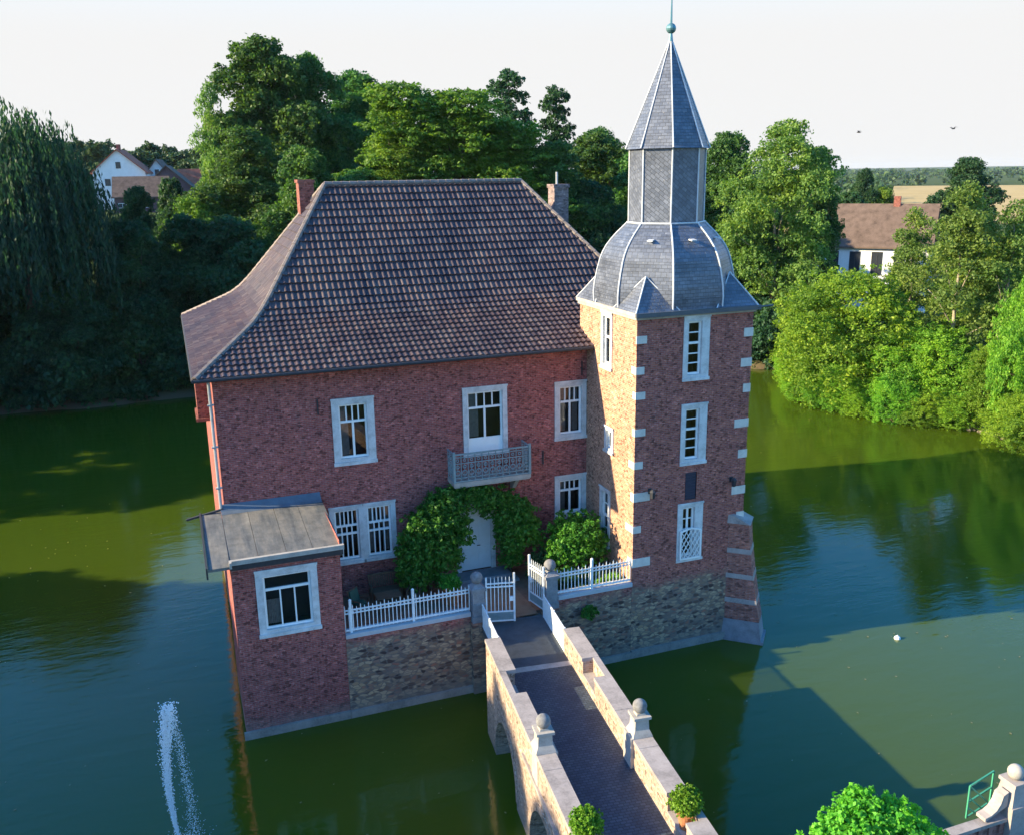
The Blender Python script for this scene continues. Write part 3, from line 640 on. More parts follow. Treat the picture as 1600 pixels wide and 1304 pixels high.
o = MB(); o.box(-.42-10, HX0-10+.01, 6.3-12.4, 8.0-12.4, 10.3, HZ-.02); o.box(-.50-10, HX0-10+.01, 6.2-12.4, 8.1-12.4, 10.18, 10.3); o.build('oriel', M_CHIM, house)
c = MB(); c.box(4.95-10, 5.62-10, 13.0-12.4, 13.9-12.4, 15.8, 19.0); c.box(4.90-10, 5.67-10, 12.95-12.4, 13.95-12.4, 19.0, 19.14); c.build('chimney', M_CHIM, house)['label'] = 'red brick chimney stack'
c = MB(); c.box(17.2-10, 17.95-10, 12.5-12.4, 13.3-12.4, 15.0, 18.55); c.box(17.15-10, 18.0-10, 12.45-12.4, 13.35-12.4, 18.55, 18.72)
ch = c.build('chimney', M_CHIM2, house); ch['label'] = 'grey brick chimney stack with a thin flue pipe'
c = MB(); c.tube([(17.5-10, .5, 18.6), (17.5-10, .5, 19.3)], .06, 8); c.build('flue_pipe', M_ZINC, ch)
# wall anchors and a few iron pins on the front
for x, z in ((13.2, 7.6), (3.9, 10.75), (15.0, 11.3)):
    a = MB(); a.bar((x-10, HY0-12.4-.03, z-.3), (x-10, HY0-12.4-.03, z+.3), .05, .05); a.build('wall_anchor', M_DIRON, house)

# ------------------------------------------------------------------ corner tower
TX0, TX1, TY1, TZ = 15.235, 20.335, 5.1, 14.05
tcx, tcy = (TX0+TX1)/2, TY1/2
tower = thing('corner_tower', 'square brick corner tower with white quoins and slate bell spire', 'tower', (tcx, tcy, 0))
def TT(p): return (p[0]-tcx, p[1]-tcy, p[2])
tw = {'t1': (17.80, 1.14, 11.44, 2.48), 't2': (17.82, 1.16, 8.04, 2.44), 't3': (17.80, 1.16, 3.92, 2.46), 'slit': (17.79, .54, 6.52, 1.16)}
tl = {'a': (2.50, .98, 11.62, 2.28), 'b': (2.18, .80, 8.20, 1.07), 'c': (2.50, .95, 4.0, 2.56)}
mb = MB()
mb.wall((-tcx, -tcy), (1, 0), TX0, TX1, -1, TZ, [hole(*v) for v in tw.values()])
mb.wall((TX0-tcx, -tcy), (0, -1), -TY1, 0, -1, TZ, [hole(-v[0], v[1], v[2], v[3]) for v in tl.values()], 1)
mb.wall((TX1-tcx, -tcy), (0, 1), 0, TY1, -1, TZ); mb.wall((-tcx, TY1-tcy), (1, 0), TX1, TX0, -1, TZ)
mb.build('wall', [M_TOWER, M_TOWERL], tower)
TL2 = [(.42, [1], 2), (.58, [1], 3)]
window(tower, TT((tw['t1'][0], 0, tw['t1'][2])), 0, tw['t1'][1], tw['t1'][3], .20, TL2, fx=(.0, .14), curtains=2)
window(tower, TT((tw['t2'][0], 0, tw['t2'][2])), 0, tw['t2'][1], tw['t2'][3], .20, TL2, fx=(.0, .14), curtains=2)
w3 = window(tower, TT((tw['t3'][0], 0, tw['t3'][2])), 0, tw['t3'][1], tw['t3'][3], .18, [(.48, [1, 1], 2), (.52, [1], 1)], fx=(.05, .2), label='window with a white lattice over its lower half')
lt = MB(); lw, lz0, lz1 = .46, .12, 1.42; y0 = -.12
for (a0, b0) in (((-lw, lz0), (lw, lz0)), ((-lw, lz1-.12), (0, lz1)), ((0, lz1), (lw, lz1-.12)), ((-lw, lz0), (-lw, lz1-.12)), ((lw, lz0), (lw, lz1-.12))): lt.bar((a0[0], y0, a0[1]), (b0[0], y0, b0[1]), .05, .06)
for k in range(-6, 10):
    for sg in (1, -1):
        pts = []
        for t in np.linspace(0, 1, 60):
            zz = lz0+t*(lz1-.1-lz0); xx = sg*(k*.2-.3+(zz-lz0)*.62)
            if -lw <= xx <= lw: pts.append((xx, y0+.01*sg, zz))
        if len(pts) > 3: lt.bar(pts[0], pts[-1], .05, .02)
lt.build('lattice', M_WHITE, w3)
s = MB(); v = tw['slit']; s.box(-v[1]/2, v[1]/2, .05, .1, 0, v[3]); 
for k in range(9): s.box(-v[1]/2+.04, v[1]/2-.04, .02, .052, .04+k*.125, .12+k*.125)
s.build('shutter', M_SHUTTER, tower, TT((v[0], 0, v[2])))
for k, L in (('a', [(.45, [1], 1), (.55, [1], 1)]), ('b', [(1, [1], 1)]), ('c', [(.5, [1], 2), (.5, [1], 2)])):
    v = tl[k]; window(tower, TT((TX0, v[0], v[2])), -math.pi/2, v[1], v[3], .17, L)
for z, w1, w2 in ((13.17, .42, .0), (11.99, .34, .36), (11.02, .40, .22), (9.57, .44, .20), (8.25, .36, .45), (6.94, .70, .25), (5.59, .34, .62), (4.17, .78, .40)):
    hh = .145 if w1 < .5 else .18
    q = MB(); q.box(TX0-tcx-.02, TX0+w1-tcx, -tcy-.025, -tcy+max(w2, .02), z-hh, z+hh); q.build('quoin', M_QUOIN, tower)
for z, w1 in ((13.13, .40), (11.93, .48), (10.89, .32), (9.46, .64), (8.17, .40), (6.63, .62), (5.5, .34)):
    q = MB(); q.box(TX1-w1-tcx, TX1-tcx+.02, -tcy-.025, -tcy+.4, z-.17, z+.17); q.build('quoin', M_QUOIN, tower)
p = MB(); p.box(TX0-tcx-.0, 19.75-tcx, -tcy-.10, -tcy+.0, -1, .33); p.build('plinth', M_PLINTH, tower)
# cornice and gutter
c = MB(); ov = .13
c.box(TX0-tcx-ov*.6, TX1-tcx+ov*.6, -tcy-ov*.6, tcy+ov*.6, TZ-.12, TZ); c.box(TX0-tcx-ov, TX1-tcx+ov, -tcy-ov, tcy+ov, TZ, TZ+.14)
c.build('cornice', M_LIGHTST, tower)
# slate spire: octagonal bell, drum and pyramid
def octv(R, z, k): a = math.radians(22.5+45*k); return (R*math.cos(a), R*math.sin(a), z)
bell = [(2.80, 14.16), (2.82, 14.6), (2.78, 15.0), (2.68, 15.5), (2.56, 15.95), (2.46, 16.2), (2.32, 16.45), (2.13, 16.7), (1.90, 16.95), (1.70, 17.14), (1.52, 17.32)]
sp = MB()
def octo(mb, prof):
    for (R1, z1), (R2, z2) in zip(prof, prof[1:]):
        for k in range(8): mb.quad(octv(R1, z1, k), octv(R1, z1, k+1), octv(R2, z2, k+1), octv(R2, z2, k))
octo(sp, bell)
for sx in (-1, 1):
    for sy in (-1, 1):                                              # corner broaches over the square eaves
        hs = TX1-tcx+ov-.01; cpt = (sx*hs, sy*hs, 14.165); ap = (sx*2.60*.7071, sy*2.60*.7071, 15.42)
        a1 = (sx*hs, sy*hs*.30, 14.165); a2 = (sx*hs*.30, sy*hs, 14.165)
        for tr in ((a1, cpt, ap), (cpt, a2, ap)):
            sp.tri(*(tr if sx*sy > 0 else tr[::-1]))
hs = TX1-tcx+ov-.01; sp.quad((-hs, -hs, 14.163), (hs, -hs, 14.163), (hs, hs, 14.163), (-hs, hs, 14.163))
def oct_uv(P, pn):
    # pn is |normal|; tangent sign from the position quadrant
    s = np.sign(P[:, :2]); tx = -pn[:, 1]*np.where(s[:, 1] == 0, 1, s[:, 1]); ty = pn[:, 0]*np.where(s[:, 0] == 0, 1, s[:, 0])
    l = np.maximum(np.hypot(tx, ty), 1e-6); hl = np.maximum(np.sqrt(1-np.clip(pn[:, 2], 0, .98)**2), .2)
    return np.stack([(P[:, 0]*tx+P[:, 1]*ty)/l, P[:, 2]/hl], 1)
bl = sp.build('bell_roof', M_SLATE, tower, uvf=oct_uv)
dm = MB(); octo(dm, [(1.46, 17.30), (1.46, 20.2)]); dm.build('drum', M_SLATED, tower, uvf=oct_uv)
pk = MB(); octo(pk, [(1.62, 20.10), (1.56, 20.2), (1.42, 20.6), (.04, 24.05)])
for k in range(8): pk.tri(octv(1.62, 20.10, k+1), octv(1.62, 20.10, k), (0, 0, 20.12))
pk.build('spire', M_SLATE, tower, uvf=oct_uv)
ld = MB()
for k in range(8):
    ld.tube([octv(R+.02, z, k) for R, z in bell], .032, 6); ld.tube([octv(1.48, 17.32, k), octv(1.48, 20.15, k)], .030, 6); ld.tube([octv(1.64, 20.12, k), octv(1.44, 20.6, k), octv(.05, 24.05, k)], [.03, .028, .022], 6)
    ld.tube([octv(1.53, 17.33, k), octv(1.53, 17.33, k+1)], .035, 6)
for sx in (-1, 1):
    for sy in (-1, 1):
        hs = TX1-tcx+ov-.01; ap = (sx*2.6*.7071, sy*2.6*.7071, 15.43)
        ld.tube([(sx*hs, sy*hs, 14.18), ap], .032, 6); ld.tube([(sx*hs, sy*hs*.30, 14.18), ap], .025, 6); ld.tube([(sx*hs*.30, sy*hs, 14.18), ap], .025, 6)
ld.build('lead_strips', M_LEAD, tower)
for k in (4, 5, 6):
    hk = MB(); a = math.radians(45*k+45); hk.bar((1.95*math.cos(a), 1.95*math.sin(a), 16.75), (2.2*math.cos(a), 2.2*math.sin(a), 16.72), .22, .05); hk.build('roof_hook', M_LEAD, tower)
fn = MB(); fn.lathe((0, 0, 24.0), [(.09, 0), (.06, .25), (.05, .33)], 10); fn.ball((0, 0, 24.46), .19, 14, 8); fn.tube([(0, 0, 24.6), (0, 0, 25.9)], [.045, .015], 6); fn.build('finial', M_COPPER, tower)
gt = MB(); gt.tube([(tcx+TX1-2*tcx+.02, -tcy-.24, TZ+.08), (TX1-tcx+.75, -tcy-.2, TZ+.10)], .035, 6); gt.bar((TX0-tcx-ov-.02, -tcy-ov-.06, TZ+.06), (TX1-tcx+ov+.05, -tcy-ov-.06, TZ+.06), .12, .17); gt.build('gutter', mat_plain('dark_zinc', (.06, .075, .10), .45, .5, .2, 2.0), tower)
# diagonal buttress on the front corner, tapering upward
bt = thing('corner_buttress', 'tapering brick buttress with pale stone bands at the foot of the tower', 'buttress', (20.1, 0.1, 0))
dv = Vector((.75, -.66, 0)); pv = Vector((.66, .75, 0)); B0 = Vector((-.42, -.12, 0))
def bsec(z, L, wd, shift=0.0):
    a = B0-dv*.5; return [(a-pv*shift)+Vector((0, 0, z)), (B0+dv*L-pv*shift)+Vector((0, 0, z)), (B0+dv*L+pv*(wd+shift))+Vector((0, 0, z)), (a+pv*(wd+shift))+Vector((0, 0, z))]
lev = [(-1, 1.52), (.95, 1.42), (1.72, 1.26), (1.93, 1.23), (2.83, 1.08), (3.03, 1.05), (3.95, .92), (4.16, .89), (5.25, .80)]
bb = MB(); sb = MB(); fb = MB()
for i, ((z1, l1), (z2, l2)) in enumerate(zip(lev, lev[1:])):
    if i == 0: continue
    if i in (2, 4, 6): sb = MB(); sb.hexa(bsec(z1, l1+.015, .95, .015), bsec(z2, l2+.015, .95, .015)); sb.build('stone_band', M_COPING, bt)
    else: bb.hexa(bsec(z1, l1, .95), bsec(z2, l2, .95))
sb = MB(); sb.hexa(bsec(5.25, .86, .95, .05), bsec(5.6, .15, .95, .02))
fb.hexa(bsec(-1, 1.66, 1.0, .14), bsec(.12, 1.62, 1.0, .12)); fb.hexa(bsec(.12, 1.52, 1.0, .08), bsec(.95, 1.40, .95, .02))
bb.build('brickwork', M_BUTT, bt); sb.build('cap_stone', M_COPING, bt); fb.build('footing', M_GREYST, bt)

# ------------------------------------------------------------------ pavilion (annex) on the left
an = thing('brick_pavilion', 'small brick annex with a sloping felt roof at the left of the terrace', 'annex', (1.85, 2.2, 0))
def AN(p): return (p[0]-1.85, p[1]-2.2, p[2])
aw = (1.815, 2.10, 3.84, 2.47)
mb = MB(); mb.wall((-1.85, -2.2), (1, 0), 0, 3.70, -1, 6.80, [hole(*aw)]); mb.wall((-1.85, -2.2), (0, -1), -4.40, 0, -1, 6.80); mb.wall((3.70-1.85, -2.2), (0, 1), 0, 4.40, -1, 7.0); mb.quad(AN((0, 0, 6.8)), AN((3.7, 0, 6.8)), AN((3.7, 4.4, 6.8)), AN((0, 4.4, 6.8)))
mb.build('wall', M_ANNEX, an)
wa = window(an, AN((aw[0], 0, aw[2])), 0, aw[1], aw[3], .24, [(.27, [1], 1), (.73, [1, 1, 1], 1)], curtains=3)
rf = MB(); n = 5; xs = [-.72, .0, .95, 1.9, 2.8, 3.78]
for x0, x1 in zip(xs, xs[1:]):
    f0 = -.12 if x0 >= 0 else -.42
    rf.hexa([AN((x0+.01, f0, 6.70)), AN((x1-.004, f0, 6.70)), AN((x1-.004, 4.40, 6.98)), AN((x0+.01, 4.40, 6.98))], [AN((x0+.01, f0, 6.80)), AN((x1-.004, f0, 6.80)), AN((x1-.004, 4.40, 7.08)), AN((x0+.01, 4.40, 7.08))])
rr = rf.build('roof', M_FELT, an)
tr = MB(); tr.hexa([AN((.0, -.19, 6.72)), AN((3.84, -.19, 6.72)), AN((3.84, -.121, 6.72)), AN((.0, -.121, 6.72))], [AN((.0, -.19, 6.88)), AN((3.84, -.19, 6.88)), AN((3.84, -.05, 6.88)), AN((.0, -.05, 6.88))]); tr.box(-.03-1.85, .05-1.85, -.45-2.2, -.19-2.2, 6.72, 6.93)
tr.build('roof_edge', M_LIGHTST, an)
fa = MB(); fa.box(.0-1.85, 3.8-1.85, -.15-2.2, -.005-2.2, 6.52, 6.70); fa.hexa([AN((-.78, -.44, 6.46)), AN((-.72, -.44, 6.46)), AN((-.72, 4.4, 6.72)), AN((-.78, 4.4, 6.72))], [AN((-.78, -.44, 6.86)), AN((-.72, -.44, 6.86)), AN((-.72, 4.4, 7.12)), AN((-.78, 4.4, 7.12))]); fa.bar(AN((-1.25, 4.28, 6.95)), AN((.1, 4.28, 7.2)), .1, .07)
fa.build('fascia', M_DIRON, an)
fl = MB(); fl.hexa([AN((.0, 4.0, 7.06)), AN((3.75, 4.0, 7.06)), AN((3.75, 4.405, 7.10)), AN((.0, 4.405, 7.10))], [AN((.0, 4.16, 7.13)), AN((3.75, 4.16, 7.13)), AN((3.75, 4.405, 7.34)), AN((.0, 4.405, 7.34))]); fl.build('flashing', mat_plain('dark_lead_sheet', (.10, .13, .17), .5, .4, .2, 2.0), an)
p = MB(); p.box(-.08-1.85, 3.70-1.85, -.10-2.2, 0-2.2, -1, .30); p.build('plinth', M_PLINTH, an)

# ------------------------------------------------------------------ terrace between annex and tower
mb = MB(); mb.box(3.705, 15.23, .36, 4.40, 2.2, 2.72); tag(mb.build('terrace', M_PATH), kind='structure')
mb = MB(); mb.box(9.3, 11.2, .1, 3.2, 2.721, 2.735); tag(mb.build('terrace_path', mat_plain('clay_path', (.30, .16, .10), .9, .1, .2, 3.0)), kind='structure')
def terr_wall(x0, x1, label, jamb):
    t = thing('terrace_wall', label, 'retaining wall', ((x0+x1)/2, .15, 0))
    xm = (x0+x1)/2; mb = MB(); mb.box(x0-xm, x1-xm, -.15, .25, -1, 3.20); mb.build('wall', M_TERR, t)
    c = MB(); c.box(x0-xm+.004, x1-xm, -.22, .30, 3.20, 3.36); c.build('coping', mat_plain('blue_coping_stone', (.42, .43, .46), .8, .25, .15, 2.0), t)
    p = MB(); p.box(x0-xm+.004, x1-xm, -.25, -.15, -1, .28); p.build('plinth', M_PLINTH, t)
    return t
terr_wall(3.71, 8.42, 'rubble and brick retaining wall left of the bridge', 1); terr_wall(12.0, 15.225, 'rubble retaining wall right of the bridge, with a fern growing in it', -1)
# back wall under the bridge head between the piers
mb = MB(); mb.box(9.02, 11.38, .0, .35, -1, 2.60); tag(mb.build('abutment_wall', M_TERR), 'rubble wall under the gateway between the two gate piers', 'wall')

def fence(x0, x1, posts, label):
    f = thing('picket_fence', label, 'fence', ((x0+x1)/2, .1, 3.36)); xm = (x0+x1)/2
    p = MB(); n = round((x1-x0)/.148)
    for i in range(n+1):
        x = x0+(x1-x0)*i/n-xm; h = 1.02 if i % 2 == 0 else .94
        p.box(x-.014, x+.014, -.014, .014, .03, h); p.tri((x-.014, -.014, h), (x+.014, -.014, h), (x, 0, h+.07)); p.tri((x+.014, .014, h), (x-.014, .014, h), (x, 0, h+.07))
        if i < n: ringxz(p, (x+.074, 0, .80), .05, .009, 0)
    p.build('pickets', M_IRON, f)
    r = MB()
    for z, h in ((.06, .07), (.73, .035), (.86, .035)): r.box(x0-xm, x1-xm, -.022, .022, z, z+h)
    r.build('rails', M_IRON, f)
    for xp in posts:
        b = MB(); b.box(xp-xm-.045, xp-xm+.045, -.045, .045, 0, 1.24); b.lathe((xp-xm, 0, 1.24), [(.06, 0), (.06, .03), (.01, .07)], 8); b.build('post', M_IRON, f)
fence(3.74, 8.42, (3.95, 6.26), 'white iron picket fence on the coping left of the gate')
fence(12.02, 15.2, (13.5,), 'white iron picket fence between right gate pier and tower')

def gate_pier(x, label):
    g = thing('gate_pier', label, 'gate pier', (x, 0.05, 0))
    b = MB(); b.box(-.30, .30, -.28, .32, -1, 2.95); b.build('base', M_TERR, g)
    s = MB(); s.box(-.27, .27, -.25, .29, 2.95, 3.2); s.box(-.23, .23, -.21, .25, 3.2, 4.2); s.box(-.25, .25, -.23, .27, 3.62, 3.70); s.build('shaft', M_GREYST, g)
    c = MB(); c.box(-.29, .29, -.27, .31, 4.2, 4.32); c.hexa([(-.25, -.23, 4.32), (.25, -.23, 4.32), (.25, .27, 4.32), (-.25, .27, 4.32)], [(-.10, -.08, 4.46), (.10, -.08, 4.46), (.10, .12, 4.46), (-.10, .12, 4.46)]); c.build('cap', M_GREYST, g)
    k = MB(); k.ball((0, .02, 4.68), .235, 18, 10); k.build('ball', M_BALL, g, smooth=True)
gate_pier(8.72, 'stone gate pier with ball left of the gateway'); gate_pier(11.70, 'stone gate pier with ball right of the gateway')
def gate_leaf(x, y, rot, w, label):
    g = thing('gate_leaf', label, 'gate', (x, y, 2.86), rot)
    f = MB(); f.box(0, .06, -.03, .03, 0, 1.84); f.box(w-.07, w, -.035, .035, 0, 1.98); f.box(.06, w-.07, -.02, .02, .02, .08); f.box(.06, w-.07, -.02, .02, .40, .45); f.box(.06, w-.07, -.02, .02, 1.42, 1.47); f.box(.06, w-.07, -.02, .02, 1.56, 1.61); f.build('frame', M_IRON, g)
    b = MB(); n = 7
    for i in range(1, n): xx = .06+(w-.13)*i/n; b.box(xx-.013, xx+.013, -.013, .013, .45, 1.80); b.tri((xx-.013, -.013, 1.80), (xx+.013, -.013, 1.80), (xx, 0, 1.88))
    b.build('bars', M_IRON, g)
    k = MB(); k.box(.06, w-.07, -.008, .008, .08, .40)
    for i in range(12):
        xx = .06+(w-.13)*(i+.5)/12
        for zz in (.16, .24, .32): ringxz(k, (xx, -.012, zz), .028, .008, 0)
    k.build('kick_panel', M_GREYPAINT, g)
    l = MB(); l.box(w-.2, w-.07, -.05, .05, .86, 1.02); l.build('lock', M_IRON, g)
gate_leaf(9.0, -.12, math.radians(-14), 1.12, 'white iron gate leaf, left one, nearly closed')
gate_leaf(11.40, -.05, math.radians(101), 1.08, 'white iron gate leaf, right one, swung open inwards')

# ------------------------------------------------------------------ bridge (local: x across, y towards the house)
BA = math.atan(.115)
br = thing('stone_bridge', 'brick arched bridge with stone parapets leading over the moat to the house', 'bridge', (10.08, 0, 0), -BA)
UL, UR, UI = -1.66, 1.70, 1.18; DZ, PZ = 2.78, 3.70; T0, T1 = 3.0, 22.0
arches = [(4.35, 7.25, 1.95, .3), (8.9, 11.9, 2.0, .3), (13.6, 16.6, 2.0, .3)]
def zbot(t):
    for a, b, zc, zs in arches:
        if a < t < b: u = (t-(a+b)/2)/((b-a)/2); return zs+(zc-zs)*math.sqrt(max(1-u*u, 0))
    return -1.0
mb = MB(); ts = set(np.round(np.linspace(T0, T1, 40), 3))
for a, b, zc, zs in arches:
    m, hw_ = (a+b)/2, (b-a)/2; ts |= {round(m+hw_*math.cos(math.pi*k/18), 4) for k in range(19)}
ts = sorted(ts)
for a, b in zip(ts, ts[1:]):
    za, zb = zbot(a+1e-4) if a < b else 0, zbot(b-1e-4)
    mb.quad((UL, -a, za), (UL, -b, zb), (UL, -b, 2.60), (UL, -a, 2.60)); mb.quad((UR, -b, zb), (UR, -a, za), (UR, -a, 2.60), (UR, -b, 2.60))
    if za > -.9 or zb > -.9: mb.quad((UL, -b, zb), (UL, -a, za), (UR, -a, za), (UR, -b, zb))
for a, b, zc, zs in arches:
    for t in (a, b): mb.quad((UL, -t, -1), (UR, -t, -1), (UR, -t, zs+.01), (UL, -t, zs+.01))
mb.quad((UL, -T0, -1), (UR, -T0, -1), (UR, -T0, 2.6), (UL, -T0, 2.6)); mb.quad((UL, -T1, -1), (UR, -T1, -1), (UR, -T1, 2.6), (UL, -T1, 2.6))
mb.build('arches', M_BRIDGE, br)
for a, b, zc, zs in arches:                                          # arch rings, a little proud of the face
    m, hw_ = (a+b)/2, (b-a)/2
    for u0, u1 in ((UL-.03, UL+.02), (UR-.02, UR+.03)):
        rg = MB()
        for k in range(18):
            A0, A1 = math.pi*k/18, math.pi*(k+1)/18
            P = lambda A, e, u: (u, -(m+(hw_+e)*math.cos(A)), zs+(zc-zs+e)*math.sin(A))
            rg.hexa([P(A0, .0, u0), P(A0, .0, u1), P(A1, .0, u1), P(A1, .0, u0)], [P(A0, .24, u0), P(A0, .24, u1), P(A1, .24, u1), P(A1, .24, u0)])
        rg.build('arch_ring', M_BRIDGE, br)
sc = MB(); sc.box(UL-.07, UL, -T1, -8.2, 2.58, 2.70); sc.build('string_course', M_COPING, br)
dk = MB(); dk.box(-UI, UI, -T1, -T0-.95, 2.60, DZ); dk.build('roadway', M_COBBLE, br)
dk = MB(); dk.box(-1.24, 1.24, -T0-.64, -.02, 2.56, DZ-.004); dk.build('bridge_head_deck', mat_plain('deck_asphalt', (.06, .07, .085), .7, .35, .25, 3.0, bump=.3), br)
hb = MB(); hb.box(-1.12, 1.12, -T0+.002, -.06, -1, 2.55); hb.build('added_sun_block', M_TERR, br)  # unseen masonry filler, added to stop sun passing under the head deck
dk = MB(); dk.box(-UI, UI, -T0-.95, -T0-.64, 2.60, DZ+.012); dk.build('kerb_strip', M_LIGHTST, br)
notches = {'R': [(5.16, 6.36), (12.25, 13.42)], 'L': [(5.25, 6.62), (12.52, 13.8)]}
pil_t = 9.56
for side in 'RL':
    sg = 1 if side == 'R' else -1; xo = UR if side == 'R' else -UL
    def bx(mbx, u0, u1, t0, t1, z0, z1): mbx.box(min(sg*u0, sg*u1), max(sg*u0, sg*u1), -t1, -t0, z0, z1)
    cuts = [T0]+[c for nn in notches[side] for c in nn]+[T1]
    w = MB(); cp = MB()
    for i, (a, b) in enumerate(zip(cuts, cuts[1:])):
        if i % 2 == 0:
            bx(w, UI, xo, a, b, 2.60, PZ-.12)
            n = max(2, round((b-a)/1.05))
            for k in range(n): bx(cp, UI-.035, xo+.035, a+(b-a)*k/n+.004, a+(b-a)*(k+1)/n-.004, PZ-.12, PZ+.004*(k % 2))
        else:
            bx(w, UI, xo, a, b, 2.60, 3.10); bx(w, xo-.16, xo, a, b, 3.10, PZ-.09); bx(cp, xo-.18, xo+.035, a, b, PZ-.09, PZ-.005); bx(cp, UI-.01, xo-.165, a+.02, b-.02, 3.10, 3.16)
    w.build('parapet', M_BRIDGE, br); cp.build('coping', M_COPING, br)
    b = MB(); bx(b, UI-.10, xo+.02, pil_t-.30, pil_t+.30, 2.60, PZ+.02)
    uc = sg*(UI+xo)/2+(0.0); pc = (uc, -pil_t)
    def sq(h, z): return [(pc[0]-h, pc[1]-h, z), (pc[0]+h, pc[1]-h, z), (pc[0]+h, pc[1]+h, z), (pc[0]-h, pc[1]+h, z)]
    prof = [(.30, PZ+.02), (.27, PZ+.10), (.215, PZ+.22), (.20, PZ+.50), (.21, PZ+.55)]
    for (h1, z1), (h2, z2) in zip(prof, prof[1:]): b.hexa(sq(h1, z1), sq(h2, z2))
    b.hexa(sq(.26, PZ+.55), sq(.26, PZ+.63)); b.hexa(sq(.14, PZ+.63), sq(.12, PZ+.69))
    pl = b.build('parapet_pillar', M_LIGHTST, br)
    k = MB(); k.ball((pc[0], pc[1], PZ+.87), .21, 18, 10); k.build('ball', M_BALL, pl, smooth=True)
def side_rail(sg, label):
    th = BA; P = Vector((10.08, 0, 0)); g = thing('bridge_railing', label, 'railing', (10.08, 0, DZ), -BA)
    f = MB(); u = sg*1.21; a, b = -.25, -2.98
    for z, h in ((.03, .06), (.88, .06)): f.bar((u, a, z), (u, b, z), .045, h)
    for y in (a, (a+b)/2, b): f.box(u-.03, u+.03, y-.03, y+.03, 0, .95)
    f.build('frame', M_IRON, g)
    p = MB(); n = 38
    for i in range(1, n): y = a+(b-a)*i/n; p.box(u-.012, u+.012, y-.019, y+.019, .06, .87)
    p.build('bars', M_IRON, g)
side_rail(-1, 'white iron railing left of the bridge head'); side_rail(1, 'white iron railing right of the bridge head')

# ------------------------------------------------------------------ lamps on the tower
for nm, x, z, lab, s in (('wall_lantern', 15.93, 7.05, 'black iron lantern on the tower front near its left corner', 1.0), ('wall_lamp', 19.66, 7.05, 'small dark square lamp on the tower front near its right corner', .85)):
    t = thing(nm, lab, 'lamp', (x, 0, z))
    a = MB(); a.box(-.07, .07, -.04, .0, -.02, .2); a.bar((0, -.03, .12), (0, -.25*s, .17), .03, .03); a.build('bracket', M_DIRON, t)
    b = MB(); b.lathe((0, -.26*s, -.16), [(.05, 0), (.09, .03), (.12, .26), (.14, .28), (.03, .38)], 6); b.build('lantern_case', M_DIRON, t)
# ------------------------------------------------------------------ planting and furniture on the terrace
rng = np.random.default_rng(11)
def plant(name, label, cat, loc, lobes, mat, clumps, per, cr, size, stems, stem_mat=M_BARK, seed=1, flat=.8, keep=.7, up=.5, outsize=1):
    t = thing(name, label, cat, loc); r = np.random.default_rng(seed)
    L = [(l[0]-loc[0], l[1]-loc[1], l[2]-loc[2], *l[3:]) for l in lobes]
    link('foliage', crown_mesh('foliage', r, L, mat, clumps, per, cr, size, flat, keep, .62, up), t)
    m = MB()
    for s in stems: m.tube([tuple(np.array(p)-np.array(loc)) for p in s], [.07-.05*i/(len(s)-1) for i in range(len(s))], 6)
    if stems: m.build('stem', stem_mat, t)
    return t
plant('climbing_plant', 'big green climber arching over the front door below the balcony', 'climbing plant', (8.2, 3.9, 2.72),
      [(8.0, 3.5, 5.0, 1.25, .75, 1.25), (7.6, 3.45, 4.1, 1.05, .8, 1.1), (8.35, 3.6, 4.2, .9, .55, .9), (8.55, 3.6, 6.0, 1.0, .6, .9), (9.4, 3.75, 6.35, .95, .5, .55), (10.2, 3.8, 6.4, .8, .45, .5), (10.9, 3.75, 5.9, .75, .5, .7),
       (11.6, 3.55, 5.3, .85, .65, .85), (11.9, 3.45, 4.6, .75, .65, .8), (11.3, 3.4, 4.5, .55, .55, .8), (11.4, 3.6, 3.7, .45, .5, .6), (8.8, 3.4, 5.2, .7, .6, .75), (7.4, 3.4, 3.5, .8, .7, .6)],
      L_IVY, 2600, 16, .22, .15, [[(8.2, 3.9, 2.72), (8.0, 3.8, 4), (8.5, 3.9, 6), (10, 4.1, 6.5)], [(11.5, 4, 2.72), (11.5, 3.9, 4), (11.2, 4, 6)], [(7.9, 3.7, 2.72), (7.7, 3.6, 4)]], seed=3)
plant('round_shrub', 'rounded clipped shrub on the terrace beside the tower', 'shrub', (13.9, 2.5, 2.72),
      [(13.9, 2.5, 4.35, 1.2, 1.1, 1.1), (13.3, 2.4, 4.0, .8, .8, .8), (14.4, 2.6, 4.1, .75, .8, .9)], L_BOX if False else L_IVY, 1500, 18, .16, .12, [[(13.9, 2.5, 2.72), (13.9, 2.5, 4)]], seed=4)
plant('ground_cover', 'low dark green ground cover behind the right fence', 'plants', (13.0, 1.6, 2.72),
      [(12.6, 1.8, 3.05, .7, .6, .5), (13.4, 1.6, 3.0, .8, .6, .45), (14.2, 1.5, 2.95, .7, .5, .4), (12.3, 2.6, 3.3, .5, .6, .7)], L_DARK, 700, 14, .16, .12, [], seed=5)
plant('yellow_shrub', 'small yellow-green shrub at the tower corner behind the fence', 'shrub', (14.7, .8, 2.72), [(14.75, .75, 3.1, .35, .3, .4), (14.3, .8, 3.0, .3, .25, .3)], L_YOUNG, 140, 12, .12, .10, [], seed=6)
plant('fern', 'green fern sprouting from the rubble wall right of the bridge', 'fern', (13.3, -.12, 2.4), [(13.3, -.16, 2.42, .3, .14, .25), (13.15, -.14, 2.5, .2, .1, .15)], L_IVY, 60, 14, .12, .13, [], seed=7)
t = plant('potted_plant', 'leafy plant in a terracotta tub in front of the climber', 'potted plant', (8.3, 2.15, 2.72), [(8.3, 2.15, 3.62, .36, .34, .3)], L_IVY, 160, 14, .14, .12, [], seed=8)
